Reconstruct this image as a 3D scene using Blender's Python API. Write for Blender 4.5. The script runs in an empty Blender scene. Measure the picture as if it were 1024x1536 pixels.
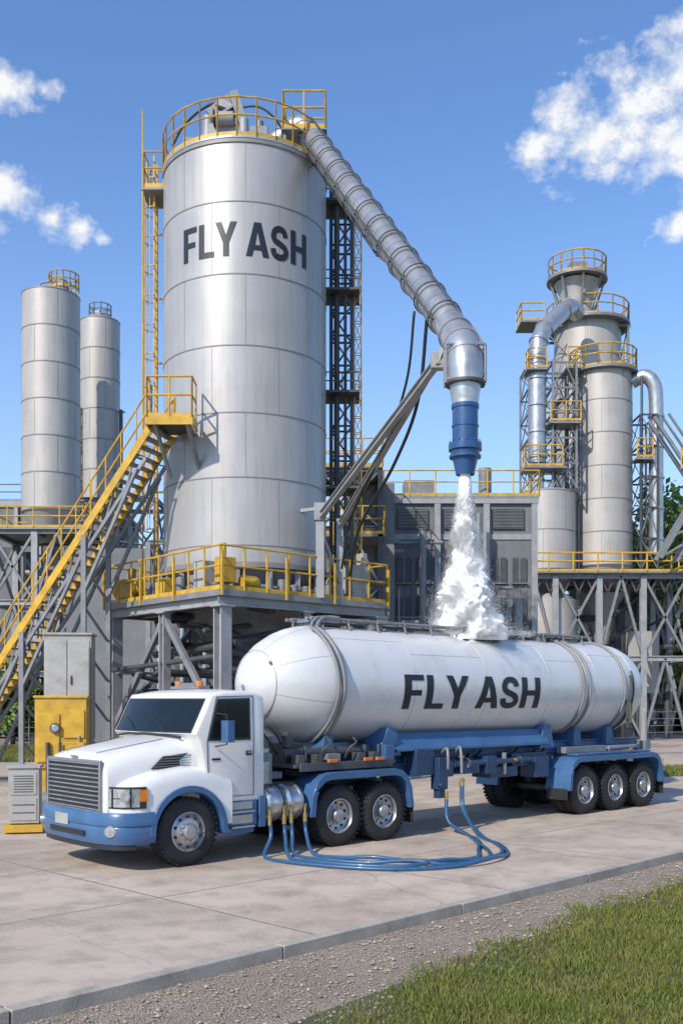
import bpy, math, random, bmesh
import numpy as np
from mathutils import Vector, Matrix
from mathutils.geometry import tessellate_polygon
random.seed(7); rng=np.random.default_rng(7)
R=math.radians
scene=bpy.context.scene
scene.view_settings.view_transform='Standard'
scene.view_settings.look='None'
scene.view_settings.exposure=0

# ------------------------------------------------------------------ materials
MATS={}
def mat(name,col,rough=.5,metal=0.,var=.15,scale=1.5,bump=0.,bscale=40,dirt=None,dirtamt=.4,streak=False,coat=0.,spec=None):
    m=bpy.data.materials.new(name); m.use_nodes=True
    nt=m.node_tree; N=nt.nodes; L=nt.links
    b=N['Principled BSDF']; b.inputs['Roughness'].default_value=rough; b.inputs['Metallic'].default_value=metal
    b.inputs['Coat Weight'].default_value=coat; b.inputs['Coat Roughness'].default_value=.08
    if spec is not None: b.inputs['Specular IOR Level'].default_value=spec
    tc=N.new('ShaderNodeTexCoord')
    no=N.new('ShaderNodeTexNoise'); no.inputs['Scale'].default_value=scale; no.inputs['Detail'].default_value=5; no.inputs['Roughness'].default_value=.6
    L.new(tc.outputs['Object'],no.inputs['Vector'])
    mx=N.new('ShaderNodeMix'); mx.data_type='RGBA'
    mx.inputs[6].default_value=(*[c*(1-var) for c in col],1); mx.inputs[7].default_value=(*[min(1,c*(1+var)) for c in col],1)
    rp=N.new('ShaderNodeMapRange'); rp.inputs[1].default_value=.3; rp.inputs[2].default_value=.7
    L.new(no.outputs['Fac'],rp.inputs[0]); L.new(rp.outputs[0],mx.inputs[0])
    out=mx.outputs[2]
    if dirt is not None:
        mp=N.new('ShaderNodeMapping'); mp.inputs['Scale'].default_value=(5,5,.35) if streak else (1,1,1)
        L.new(tc.outputs['Object'],mp.inputs[0])
        n2=N.new('ShaderNodeTexNoise'); n2.inputs['Scale'].default_value=1.3 if streak else 2.2; n2.inputs['Detail'].default_value=8; n2.inputs['Roughness'].default_value=.65
        L.new(mp.outputs[0],n2.inputs['Vector'])
        r2=N.new('ShaderNodeMapRange'); r2.inputs[1].default_value=.5; r2.inputs[2].default_value=.8; r2.inputs[4].default_value=dirtamt
        L.new(n2.outputs['Fac'],r2.inputs[0])
        m2=N.new('ShaderNodeMix'); m2.data_type='RGBA'; m2.inputs[7].default_value=(*dirt,1)
        L.new(out,m2.inputs[6]); L.new(r2.outputs[0],m2.inputs[0]); out=m2.outputs[2]
    L.new(out,b.inputs['Base Color'])
    rr=N.new('ShaderNodeMapRange'); rr.inputs[3].default_value=max(.02,rough*.8); rr.inputs[4].default_value=min(1,rough*1.25)
    L.new(no.outputs['Fac'],rr.inputs[0]); L.new(rr.outputs[0],b.inputs['Roughness'])
    if bump>0:
        n3=N.new('ShaderNodeTexNoise'); n3.inputs['Scale'].default_value=bscale; n3.inputs['Detail'].default_value=4
        L.new(tc.outputs['Object'],n3.inputs['Vector'])
        bp=N.new('ShaderNodeBump'); bp.inputs['Strength'].default_value=bump; bp.inputs['Distance'].default_value=.02
        L.new(n3.outputs['Fac'],bp.inputs['Height']); L.new(bp.outputs[0],b.inputs['Normal'])
    MATS[name]=m; return m
mat('silo_paint',(.42,.40,.385),.42,.3,.06,.8,dirt=(.24,.215,.19),dirtamt=.5,streak=True,bump=.12,bscale=1.2)
mat('far_silo_paint',(.44,.41,.38),.5,.2,.08,.6,dirt=(.25,.22,.185),dirtamt=.5,streak=True)
mat('band_steel',(.23,.22,.215),.5,.1,.12,3)
mat('yellow_paint',(.56,.33,.03),.45,0,.22,2.5,dirt=(.20,.11,.04),dirtamt=.7)
mat('grey_steel',(.22,.225,.235),.5,.15,.18,2,dirt=(.12,.095,.08),dirtamt=.6)
mat('light_steel',(.32,.32,.325),.5,.1,.14,2,dirt=(.16,.13,.10),dirtamt=.6)
mat('dark_steel',(.075,.077,.082),.5,.2,.25,2,dirt=(.09,.065,.05),dirtamt=.5)
mat('galvanised',(.48,.48,.485),.32,.65,.16,2.5,dirt=(.19,.18,.165),dirtamt=.55,bump=.1,bscale=3)
mat('blue_paint',(.045,.118,.25),.36,0,.18,2,coat=.25,dirt=(.10,.11,.13),dirtamt=.5)
mat('nozzle_blue',(.02,.075,.20),.38,0,.18,2,coat=.2,dirt=(.07,.08,.11),dirtamt=.45)
mat('dark_blue_paint',(.02,.048,.11),.4,0,.2,2,coat=.2,dirt=(.05,.05,.055),dirtamt=.5)
mat('white_paint',(.72,.705,.68),.28,0,.03,1.2,coat=.4,dirt=(.45,.42,.37),dirtamt=.4)
mat('tank_paint',(.66,.65,.635),.34,.12,.035,1,coat=.15,dirt=(.42,.39,.35),dirtamt=.45,bump=.10,bscale=1.2)
mat('tank_weld',(.42,.41,.40),.4,.3,.1,3)
mat('letter_paint',(.012,.015,.022),.45,0,.2,3)
mat('tyre_rubber',(.018,.018,.019),.75,0,.3,6,bump=.2,bscale=60,dirt=(.08,.07,.06),dirtamt=.4)
mat('black_plastic',(.02,.021,.023),.5,0,.2,4)
mat('aluminium',(.56,.56,.57),.25,.85,.1,4,dirt=(.28,.27,.25),dirtamt=.5)
mat('wheel_steel',(.42,.42,.43),.32,.7,.12,6,dirt=(.15,.13,.12),dirtamt=.7)
mat('window_glass',(.010,.015,.018),.06,0,.3,1,spec=.35)
mat('lamp_glass',(.50,.52,.54),.08,.6,.35,14,coat=1.)
mat('amber_lens',(.65,.18,.02),.25,0,.1,5,coat=.6)
mat('hose_rubber',(.025,.095,.20),.38,0,.15,10,coat=.15,dirt=(.1,.12,.13),dirtamt=.3)
mat('brass',(.45,.33,.13),.4,.8,.15,5)
mat('cabinet_paint',(.37,.36,.335),.55,.0,.1,2,dirt=(.20,.14,.1),dirtamt=.75)
mat('cladding',(.165,.17,.18),.6,.1,.18,.7,dirt=(.09,.08,.07),dirtamt=.6,streak=True)
mat('kerb_concrete',(.38,.335,.28),.85,0,.15,3,bump=.4,bscale=60,dirt=(.14,.12,.1),dirtamt=.6)
mat('bark',(.09,.065,.045),.9,0,.3,4)
mat('leaf',(.12,.19,.045),.7,0,.5,.5)
mat('far_leaf',(.11,.16,.06),.7,0,.45,.15)
mat('stone',(.33,.28,.22),.85,0,.6,9)

# ------------------------------------------------------------------ builder
def empty(name,loc=(0,0,0),yaw=0.):
    o=bpy.data.objects.new(name,None); scene.collection.objects.link(o)
    o.location=loc; o.rotation_euler=(0,0,yaw); o.empty_display_size=.5; return o
class Part:
    def __init__(s,name,parent,*mats):
        s.name=name; s.parent=parent; s.mats=list(mats); s.v=[]; s.f=[]; s.m=[]; s.cur=0
    def use(s,mn):
        if mn not in s.mats: s.mats.append(mn)
        s.cur=s.mats.index(mn); return s
    def add(s,vs,fs):
        b=len(s.v); s.v+=[tuple(v) for v in vs]; s.f+=[[i+b for i in f] for f in fs]; s.m+=[s.cur]*len(fs)
    def box(s,c,d,rot=None):
        c=Vector(c); x,y,z=[k/2 for k in d]
        vs=[Vector((a*x,b*y,e*z)) for a in(-1,1) for b in(-1,1) for e in(-1,1)]
        if rot is not None: vs=[rot@v for v in vs]
        s.add([c+v for v in vs],[(0,1,3,2),(4,6,7,5),(0,4,5,1),(2,3,7,6),(0,2,6,4),(1,5,7,3)])
    def beam(s,p,q,w,h=None):
        p=Vector(p);q=Vector(q); h=h or w; d=q-p; l=d.length
        if l<1e-5: return
        z=d/l; up=Vector((0,0,1)) if abs(z.z)<.95 else Vector((0,1,0))
        x=z.cross(up).normalized(); y=x.cross(z)
        s.box((p+q)/2,(w,h,l),Matrix((x,y,z)).transposed())
    def ibeam(s,p,q,w,h,t=.03):
        p=Vector(p);q=Vector(q); d=(q-p).normalized(); up=Vector((0,0,1)) if abs(d.z)<.95 else Vector((0,1,0))
        x=d.cross(up).normalized(); y=x.cross(d)
        s.beam(p+y*(h/2-t/2),q+y*(h/2-t/2),w,t); s.beam(p-y*(h/2-t/2),q-y*(h/2-t/2),w,t); s.beam(p,q,t,h-2*t)
    def tube(s,pts,r,n=8,closed=False,caps=True):
        P=[Vector(p) for p in pts]; k=len(P); rings=[]; nrm=None
        for i in range(k):
            if closed: t=(P[(i+1)%k]-P[i-1])
            else: t=P[min(i+1,k-1)]-P[max(i-1,0)]
            t.normalize()
            if nrm is None:
                a=Vector((0,0,1)) if abs(t.z)<.9 else Vector((1,0,0)); nrm=t.cross(a).normalized()
            else:
                nrm=(nrm-t*nrm.dot(t)).normalized()
            bi=t.cross(nrm); rr=r[i] if isinstance(r,(list,tuple)) else r
            rings.append([P[i]+nrm*math.cos(2*math.pi*j/n)*rr+bi*math.sin(2*math.pi*j/n)*rr for j in range(n)])
        vs=[v for g in rings for v in g]; fs=[]
        for i in range(k if closed else k-1):
            i2=(i+1)%k
            for j in range(n): fs.append((i*n+j,i*n+(j+1)%n,i2*n+(j+1)%n,i2*n+j))
        if not closed and caps: fs.append(tuple(range(n))[::-1]); fs.append(tuple((k-1)*n+j for j in range(n)))
        s.add(vs,fs)
    def cyl(s,p,q,r,r2=None,n=24,caps=True):
        s.tube([p,q],[r,r if r2 is None else r2],n,caps=caps)
    def lathe(s,prof,c=(0,0,0),axis='z',n=48,a0=0,a1=2*math.pi):
        full=abs(a1-a0-2*math.pi)<1e-6; m=n if full else n+1; vs=[]
        for r,h in prof:
            for j in range(m):
                a=a0+(a1-a0)*j/n; x,y=r*math.cos(a),r*math.sin(a)
                v={'z':(x,y,h),'x':(h,x,y),'y':(x,h,y)}[axis]
                vs.append((v[0]+c[0],v[1]+c[1],v[2]+c[2]))
        fs=[]
        for i in range(len(prof)-1):
            for j in range(n if full else n):
                j2=(j+1)%m if full else j+1
                a_,b_,c_,d_=i*m+j,i*m+j2,(i+1)*m+j2,(i+1)*m+j
                if prof[i][0]<1e-6: fs.append((a_,c_,d_))
                elif prof[i+1][0]<1e-6: fs.append((a_,b_,c_))
                else: fs.append((a_,b_,c_,d_))
        s.add(vs,fs)
    def prism(s,poly,y0,y1):
        n=len(poly); vs=[(p[0],y0,p[1]) for p in poly]+[(p[0],y1,p[1]) for p in poly]
        tri=tessellate_polygon([[Vector((p[0],p[1],0)) for p in poly]])
        fs=[tuple(t) for t in tri]+[tuple(i+n for i in t[::-1]) for t in tri]
        fs+=[(i,(i+1)%n,(i+1)%n+n,i+n) for i in range(n)]
        s.add(vs,fs)
    def loft(s,secs,caps=True):
        n=len(secs[0]); vs=[p for g in secs for p in g]; fs=[]
        for i in range(len(secs)-1):
            for j in range(n): fs.append((i*n+j,i*n+(j+1)%n,(i+1)*n+(j+1)%n,(i+1)*n+j))
        if caps: fs.append(tuple(range(n))); fs.append(tuple((len(secs)-1)*n+j for j in range(n))[::-1])
        s.add(vs,fs)
    def ribbon(s,path,z0,z1,t,zf=None):
        P=[Vector((a,b,0)) for a,b in path]; secs=[]
        for i in range(len(P)):
            d=(P[min(i+1,len(P)-1)]-P[max(i-1,0)]).normalized(); nn=Vector((-d.y,d.x,0))
            a=P[i]; b=a+nn*t
            secs.append([(a.x,a.y,z0),(a.x,a.y,z1),(b.x,b.y,z1),(b.x,b.y,z0)])
        s.loft(secs)
    def rail(s,pts,h=1.1,r=.024,step=1.2,closed=False,toe=True):
        P=[Vector(p) for p in pts]; segs=list(zip(P,P[1:]+([P[0]] if closed else [])))
        for a,b in segs:
            L=(b-a).length; k=max(1,round(L/step))
            for i in range(k+1):
                c=a.lerp(b,i/k); s.tube([c,c+Vector((0,0,h))],r,6)
            for hh in(h,h*.55): s.tube([a+Vector((0,0,hh)),b+Vector((0,0,hh))],r,6)
            if toe: s.beam(a+Vector((0,0,.07)),b+Vector((0,0,.07)),.012,.13)
    def done(s,bevel=0,seg=2,ang=35,smooth=True):
        me=bpy.data.meshes.new(s.name); me.from_pydata(s.v,[],s.f)
        for mn in s.mats: me.materials.append(MATS[mn])
        me.polygons.foreach_set('material_index',s.m)
        bm=bmesh.new(); bm.from_mesh(me); bmesh.ops.recalc_face_normals(bm,faces=bm.faces); bm.to_mesh(me); bm.free()
        if smooth:
            me.shade_smooth(); me.set_sharp_from_angle(angle=R(ang))
        o=bpy.data.objects.new(s.name,me); scene.collection.objects.link(o)
        if s.parent: o.parent=s.parent
        if bevel:
            b=o.modifiers.new('bevel','BEVEL'); b.width=bevel; b.segments=seg; b.limit_method='ANGLE'; b.angle_limit=R(40); b.harden_normals=False
        return o
def arc(n,a0,a1): return [a0+(a1-a0)*i/n for i in range(n+1)]
def bez(pts,n=10):
    P=[Vector(p) for p in pts]; out=[]
    Q=[P[0]*2-P[1]]+P+[P[-1]*2-P[-2]]
    for i in range(1,len(Q)-2):
        p0,p1,p2,p3=Q[i-1:i+3]
        for k in range(n):
            t=k/n; out.append(.5*((2*p1)+(p2-p0)*t+(2*p0-5*p1+4*p2-p3)*t*t+(3*p1-p0-3*p2+p3)*t**3))
    out.append(P[-1]); return out

# lettering: heavy grotesque glyphs, unit cap height
def glyphs(T=.205):
    g={}
    g['F']=(.58,[[(0,0),(T,0),(T,.40),(.52,.40),(.52,.56),(T,.56),(T,.835),(.58,.835),(.58,1),(0,1)]])
    g['L']=(.57,[[(0,0),(.57,0),(.57,.165),(T,.165),(T,1),(0,1)]])
    g['Y']=(.74,[[(.37-T/2,0),(.37+T/2,0),(.37+T/2,.39),(.74,1),(.52,1),(.37,.62),(.22,1),(0,1),(.37-T/2,.39)]])
    g['A']=(.78,[[(0,0),(.21,0),(.263,.19),(.305,.34),(.39,.74),(.39,1),(.275,1)],[(.78,0),(.57,0),(.517,.19),(.475,.34),(.39,.74),(.39,1),(.505,1)],[(.263,.19),(.517,.19),(.475,.34),(.305,.34)]])
    g['H']=(.70,[[(0,0),(T,0),(T,.415),(.70-T,.415),(.70-T,0),(.70,0),(.70,1),(.70-T,1),(.70-T,.585),(T,.585),(T,1),(0,1)]])
    c=[(.10,.32),(.13,.18),(.23,.10),(.345,.083),(.47,.105),(.555,.18),(.57,.28),(.53,.375),(.43,.44),(.33,.485),(.21,.535),(.135,.615),(.12,.72),(.165,.84),(.25,.90),(.345,.917),(.45,.895),(.52,.82),(.545,.70)]
    C=[(p.x,p.y) for p in bez([(x,y,0) for x,y in c],4)]; st=[]
    L_,R_=[],[]
    for i in range(len(C)):
        a=Vector(C[max(i-1,0)]);b=Vector(C[min(i+1,len(C)-1)]); d=(b-a).normalized(); n=Vector((-d.y,d.x))*T*.45
        L_.append((C[i][0]+n.x,C[i][1]+n.y)); R_.append((C[i][0]-n.x,C[i][1]-n.y))
    for i in range(len(C)-1): st.append([L_[i],L_[i+1],R_[i+1],R_[i]])
    g['S']=(.67,st)
    return g
GL=glyphs()
def lettering(name,parent,fn,width,height,ncut=40,ncutz=10):
    word='FLY ASH'; gap=.09; x=0; polys=[]
    for ch in word:
        if ch==' ': x+=.20; continue
        w,ps=GL[ch]
        for p in ps: polys.append([(a+x,b) for a,b in p])
        x+=w+(gap if ch not in 'LA' else .04)
    tot=x-gap
    bm=bmesh.new()
    for p in polys:
        vs=[bm.verts.new((a/tot*width-width/2,b*height-height/2,0)) for a,b in p]
        for t in tessellate_polygon([[v.co for v in vs]]):
            try: bm.faces.new([vs[i] for i in t])
            except ValueError: pass
    for i in range(1,ncut):
        bmesh.ops.bisect_plane(bm,geom=bm.verts[:]+bm.edges[:]+bm.faces[:],plane_co=(-width/2+width*i/ncut,0,0),plane_no=(1,0,0))
    for i in range(1,ncutz):
        bmesh.ops.bisect_plane(bm,geom=bm.verts[:]+bm.edges[:]+bm.faces[:],plane_co=(0,-height/2+height*i/ncutz,0),plane_no=(0,1,0))
    for v in bm.verts: v.co=fn(v.co.x,v.co.y)
    me=bpy.data.meshes.new(name); bm.to_mesh(me); bm.free(); me.materials.append(MATS['letter_paint'])
    o=bpy.data.objects.new(name,me); scene.collection.objects.link(o); o.parent=parent; return o

YAW=math.atan2(.668,.744)

# ------------------------------------------------------------------ ground
def sheet(name,poly,z,m):
    me=bpy.data.meshes.new(name); me.from_pydata([(x,y,z) for x,y in poly],[],[tuple(range(len(poly)))]); me.materials.append(m)
    o=bpy.data.objects.new(name,me); scene.collection.objects.link(o); return o
def ground_mat(name,c1,c2,c3,s1,s2,bump,bs):
    m=bpy.data.materials.new(name); m.use_nodes=True; nt=m.node_tree;N=nt.nodes;L=nt.links; b=N['Principled BSDF']; b.inputs['Roughness'].default_value=.9
    tc=N.new('ShaderNodeTexCoord')
    a=N.new('ShaderNodeTexNoise'); a.inputs['Scale'].default_value=s1; a.inputs['Detail'].default_value=8
    c=N.new('ShaderNodeTexNoise'); c.inputs['Scale'].default_value=s2; c.inputs['Detail'].default_value=6
    for q in(a,c): L.new(tc.outputs['Object'],q.inputs['Vector'])
    r1=N.new('ShaderNodeMapRange'); r1.inputs[1].default_value=.35; r1.inputs[2].default_value=.65; L.new(a.outputs['Fac'],r1.inputs[0])
    r2=N.new('ShaderNodeMapRange'); r2.inputs[1].default_value=.4; r2.inputs[2].default_value=.7; L.new(c.outputs['Fac'],r2.inputs[0])
    m1=N.new('ShaderNodeMix'); m1.data_type='RGBA'; m1.inputs[6].default_value=(*c1,1); m1.inputs[7].default_value=(*c2,1); L.new(r1.outputs[0],m1.inputs[0])
    m2=N.new('ShaderNodeMix'); m2.data_type='RGBA'; m2.inputs[7].default_value=(*c3,1); L.new(m1.outputs[2],m2.inputs[6]); L.new(r2.outputs[0],m2.inputs[0])
    L.new(m2.outputs[2],b.inputs['Base Color'])
    v=N.new('ShaderNodeTexVoronoi'); v.inputs['Scale'].default_value=bs; L.new(tc.outputs['Object'],v.inputs['Vector'])
    bp=N.new('ShaderNodeBump'); bp.inputs['Strength'].default_value=bump; bp.inputs['Distance'].default_value=.02; L.new(v.outputs['Distance'],bp.inputs['Height']); L.new(bp.outputs[0],b.inputs['Normal'])
    MATS[name]=m; return m
gm_grass=ground_mat('field_grass',(.08,.12,.03),(.11,.15,.04),(.13,.13,.06),.15,2.,.6,14)
gm_gravel=ground_mat('gravel_ground',(.30,.245,.185),(.38,.31,.24),(.17,.135,.10),.9,38,.9,45)
gm_turf=ground_mat('turf_soil',(.06,.075,.022),(.085,.10,.03),(.10,.08,.045),1.2,25,.6,30)
sheet('ground',[(-2500,-2500),(2500,-2500),(2500,2500),(-2500,2500)],-.13,gm_grass)
K0=Vector((-2.81,8.28)); KD=Vector((.701,.713)).normalized(); KN=Vector((-KD.y,KD.x)); KYAW=math.atan2(KD.y,KD.x)
def kp(a,b): v=K0+KD*a+KN*b; return (v.x,v.y)
sheet('gravel_verge',[kp(-20,-6),kp(90,-6),kp(90,.2),kp(-20,.2)],-.124,gm_gravel)
m=bpy.data.materials.new('yard_concrete'); m.use_nodes=True; nt=m.node_tree;N=nt.nodes;L=nt.links; b=N['Principled BSDF']
tc=N.new('ShaderNodeTexCoord')
def noise(sc,det=8,ro=.6):
    q=N.new('ShaderNodeTexNoise'); q.inputs['Scale'].default_value=sc; q.inputs['Detail'].default_value=det; q.inputs['Roughness'].default_value=ro; L.new(tc.outputs['Object'],q.inputs['Vector']); return q
def rng_(src,a,b_,c=0,d=1):
    q=N.new('ShaderNodeMapRange'); q.inputs[1].default_value=a;q.inputs[2].default_value=b_;q.inputs[3].default_value=c;q.inputs[4].default_value=d; L.new(src,q.inputs[0]); return q.outputs[0]
def mixc(f,a,b_):
    q=N.new('ShaderNodeMix'); q.data_type='RGBA'
    for i,x in((6,a),(7,b_)):
        if isinstance(x,tuple): q.inputs[i].default_value=(*x,1)
        else: L.new(x,q.inputs[i])
    if isinstance(f,float): q.inputs[0].default_value=f
    else: L.new(f,q.inputs[0])
    return q.outputs[2]
br=N.new('ShaderNodeTexBrick'); br.offset=0; br.inputs['Scale'].default_value=1; br.inputs['Brick Width'].default_value=3.6; br.inputs['Row Height'].default_value=2.9
br.inputs['Mortar Size'].default_value=.018; br.inputs['Mortar Smooth'].default_value=.3
br.inputs['Color1'].default_value=(.54,.435,.34,1); br.inputs['Color2'].default_value=(.45,.37,.295,1); br.inputs['Mortar'].default_value=(.09,.07,.055,1)
L.new(tc.outputs['Object'],br.inputs['Vector'])
c=mixc(rng_(noise(.35).outputs['Fac'],.42,.66,0,.7),br.outputs['Color'],(.28,.215,.165))
c=mixc(rng_(noise(1.7).outputs['Fac'],.46,.70,0,.65),c,(.21,.16,.125))
c=mixc(rng_(noise(14,6,.7).outputs['Fac'],.45,.75,0,.45),c,(.60,.50,.40))
c=mixc(rng_(noise(70,3).outputs['Fac'],.55,.75,0,.4),c,(.12,.10,.08))
vo=N.new('ShaderNodeTexVoronoi'); vo.feature='DISTANCE_TO_EDGE'; vo.inputs['Scale'].default_value=.16
wv=N.new('ShaderNodeMix'); wv.data_type='RGBA'; wv.inputs[0].default_value=.25; L.new(tc.outputs['Object'],wv.inputs[6]); L.new(noise(1.3).outputs['Color'],wv.inputs[7]); L.new(wv.outputs[2],vo.inputs['Vector'])
c=mixc(rng_(vo.outputs['Distance'],.0,.0018,.35,0),c,(.12,.10,.08))
L.new(c,b.inputs['Base Color']); b.inputs['Roughness'].default_value=.8
bp=N.new('ShaderNodeBump'); bp.inputs['Strength'].default_value=.35; bp.inputs['Distance'].default_value=.01; L.new(noise(45,6,.7).outputs['Fac'],bp.inputs['Height']); L.new(bp.outputs[0],b.inputs['Normal'])
MATS['yard_concrete']=m
yd=Part('concrete_yard',None,'yard_concrete'); yd.box((30,18,-.075),(110,36,.15))
o=yd.done(); o.location=(K0.x,K0.y,0); o.rotation_euler=(0,0,KYAW)
k=Part('kerb',None,'kerb_concrete')
a=-24.
while a<86:
    k.box((a+1.495,-.08,-.062),(2.985,.15,.146)); a+=3.
o=k.done(bevel=.010); o.location=(K0.x,K0.y,0); o.rotation_euler=(0,0,KYAW)
sheet('gravel_yard',[(-60,47),(70,47),(95,80),(-80,80)],-.118,gm_gravel)
for nm,poly in (('grass_island',[(10.8,33.2),(22,37),(25,42),(14.5,39.5),(11.2,36.8)]),('grass_island',[(-34,40.0),(-12.6,41.0),(-11.5,54),(-40,56)])):
    sheet(nm,poly,.006,gm_turf)
def vnoise(x,y,seed=0):
    def h(i,j): 
        q=np.sin(i*127.1+j*311.7+seed*17.3)*43758.5453; return q-np.floor(q)
    i=np.floor(x);j=np.floor(y);f=x-i;g=y-j;f=f*f*(3-2*f);g=g*g*(3-2*g)
    return (h(i,j)*(1-f)+h(i+1,j)*f)*(1-g)+(h(i,j+1)*(1-f)+h(i+1,j+1)*f)*g
G0=np.array((-.95,8.0)); GD=np.array((5.25,6.25)); GD/=np.linalg.norm(GD); GN=np.array((GD[1],-GD[0]))
def gside(x,y):
    d=(x-G0[0])*GN[0]+(y-G0[1])*GN[1]
    return d+ (vnoise(x*.9,y*.9)-.5)*.8+(vnoise(x*4,y*4,3)-.5)*.4
def blades(name,x,y,z0,hs,ws,mname):
    n=len(x); a=rng.uniform(0,2*math.pi,n); h=hs; lean=rng.uniform(.1,.9,n)*h; b2=rng.uniform(0,2*math.pi,n)
    dx,dy=np.cos(a)*ws/2,np.sin(a)*ws/2; lx,ly=np.cos(b2)*lean,np.sin(b2)*lean
    V=np.empty((n,5,3)); 
    V[:,0]=np.stack([x-dx,y-dy,np.full(n,z0)],1); V[:,1]=np.stack([x+dx,y+dy,np.full(n,z0)],1)
    V[:,2]=np.stack([x+dx*.7+lx*.35,y+dy*.7+ly*.35,z0+h*.6],1); V[:,3]=np.stack([x-dx*.7+lx*.35,y-dy*.7+ly*.35,z0+h*.6],1)
    V[:,4]=np.stack([x+lx,y+ly,z0+h],1)
    me=bpy.data.meshes.new(name); me.vertices.add(n*5); me.vertices.foreach_set('co',V.ravel())
    me.loops.add(n*7); me.polygons.add(n*2)
    base=np.arange(n)[:,None]*5; li=(base+np.array([[0,1,2,3,3,2,4]])).ravel()
    me.loops.foreach_set('vertex_index',li.astype(np.int32))
    ls=(np.arange(n)[:,None]*7+np.array([[0,4]])).ravel(); me.polygons.foreach_set('loop_start',ls.astype(np.int32))
    me.update(calc_edges=True); me.materials.append(MATS[mname]); 
    o=bpy.data.objects.new(name,me); scene.collection.objects.link(o); return o
m=bpy.data.materials.new('grass_blade'); m.use_nodes=True; nt=m.node_tree;N=nt.nodes;L=nt.links; b=N['Principled BSDF']; b.inputs['Roughness'].default_value=.6
tc=N.new('ShaderNodeTexCoord'); geo=N.new('ShaderNodeNewGeometry')
c=mixc(geo.outputs['Random Per Island'],(.10,.155,.02),(.26,.27,.05))
c=mixc(rng_(noise(1.1).outputs['Fac'],.42,.68,0,.65),c,(.31,.25,.09))
L.new(c,b.inputs['Base Color'])
tr=N.new('ShaderNodeBsdfTranslucent'); L.new(c,tr.inputs[0]); ms=N.new('ShaderNodeMixShader'); ms.inputs[0].default_value=.35
L.new(b.outputs[0],ms.inputs[1]); L.new(tr.outputs[0],ms.inputs[2]); L.new(ms.outputs[0],N['Material Output'].inputs[0]); MATS['grass_blade']=m
sheet('turf',[tuple(G0+GD*a_+GN*b_) for a_,b_ in((-8,.25),(60,.25),(60,40),(-8,40))],-.118,gm_turf)
n=380000; x=rng.uniform(-1.8,13,n); y=7.0+ (rng.random(n)**1.5)*17
s_=gside(x,y); keep=(s_>0)&((s_>.8)|(rng.random(n)<(s_/.8)**1.3+.06))&(np.abs(x/y)<.42)
x,y=x[keep],y[keep]; cl=vnoise(x*2.2,y*2.2,9)
blades('grass',x,y,-.12,(.025+.075*cl)*rng.uniform(.6,1.4,len(x)),.006+.0007*y,'grass_blade')
n=26000; x=rng.uniform(10.5,25,n); y=rng.uniform(33,42,n); kk=(y>33.2+.33*(x-10.8))&(y<37.5+.25*(x-11)); x,y=x[kk],y[kk]
blades('grass',x,y,.0,.13*rng.uniform(.5,1.3,len(x)),.04,'grass_blade')
n=52000; x=rng.uniform(-24,-11.8,n); y=rng.uniform(41,54,n)
blades('grass',x,y,.0,.14*rng.uniform(.5,1.3,n),.06,'grass_blade')
n=26000; a_=rng.uniform(-1,22,n); b_=-.2-rng.random(n)**1.1*4.2
x=K0.x+KD.x*a_+KN.x*b_; y=K0.y+KD.y*a_+KN.y*b_; sd=gside(x,y); kk=(sd<.45)&(y>6); x,y=x[kk],y[kk]; n=len(x)
ico=np.array([(0,0,1),(.9,0,.3),(.28,.85,.4),(-.72,.53,.35),(-.72,-.53,.45),(.28,-.85,.35),(0,0,-.4)]); fi=np.array([(0,1,2),(0,2,3),(0,3,4),(0,4,5),(0,5,1),(1,6,2),(2,6,3),(3,6,4),(4,6,5),(5,6,1)])
sz=rng.gamma(2.,.0045,n)+.004; an=rng.uniform(0,6.28,n); sq=rng.uniform(.5,1,n)
px=ico[None,:,0]*sz[:,None]*rng.uniform(.7,1.2,(n,7)); py=ico[None,:,1]*sz[:,None]*rng.uniform(.7,1.2,(n,7)); pz=ico[None,:,2]*sz[:,None]*sq[:,None]
V=np.stack([x[:,None]+px*np.cos(an)[:,None]-py*np.sin(an)[:,None],y[:,None]+px*np.sin(an)[:,None]+py*np.cos(an)[:,None],-.12+pz],2).reshape(-1,3)
F=(np.arange(n)[:,None,None]*7+fi[None]).reshape(-1,3)
me=bpy.data.meshes.new('gravel'); me.from_pydata(V.tolist(),[],F.tolist()); me.materials.append(MATS['stone']); o=bpy.data.objects.new('gravel',me); scene.collection.objects.link(o)

# ------------------------------------------------------------------ main silo
SX,SY=-2.98,31.
silo=empty('fly_ash_silo',(SX,SY,0))
ZT,ZB,SR=18.6,6.45,2.5
p=Part('shell',silo,'silo_paint')
rings=[6.98,8.92,10.77,12.69,14.73,16.8]
zs=[ZB]+rings+[ZT]
p.lathe([(SR,z) for z in zs],n=128)
p.lathe([(SR,ZT),(SR+.03,ZT+.01),(SR+.03,ZT+.08),(SR-.1,ZT+.1),(.4,ZT+.55),(0,ZT+.56)],n=128)
p.done(ang=30)
p=Part('seam_rings',silo,'band_steel')
for z in rings: p.lathe([(SR,z-.018),(SR+.014,z-.016),(SR+.014,z+.016),(SR,z+.018)],n=128)
p.lathe([(SR,ZB-.1),(SR+.05,ZB-.1),(SR+.05,ZB+.05),(SR,ZB+.06)],n=128)
p.lathe([(SR,ZT-.12),(SR+.035,ZT-.12),(SR+.035,ZT-.02),(SR,ZT-.02)],n=128)
for i in range(len(zs)-1):
    for j in range(8):
        a=2*math.pi*j/8+(.39 if i%2 else 0)+.1; c_,s2=math.cos(a),math.sin(a)
        p.box((c_*SR,s2*SR,(zs[i]+zs[i+1])/2),(.012,.012,zs[i+1]-zs[i]-.07),Matrix.Rotation(a,3,'Z'))
p.done()
p=Part('skirt_and_hopper',silo,'grey_steel')
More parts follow.
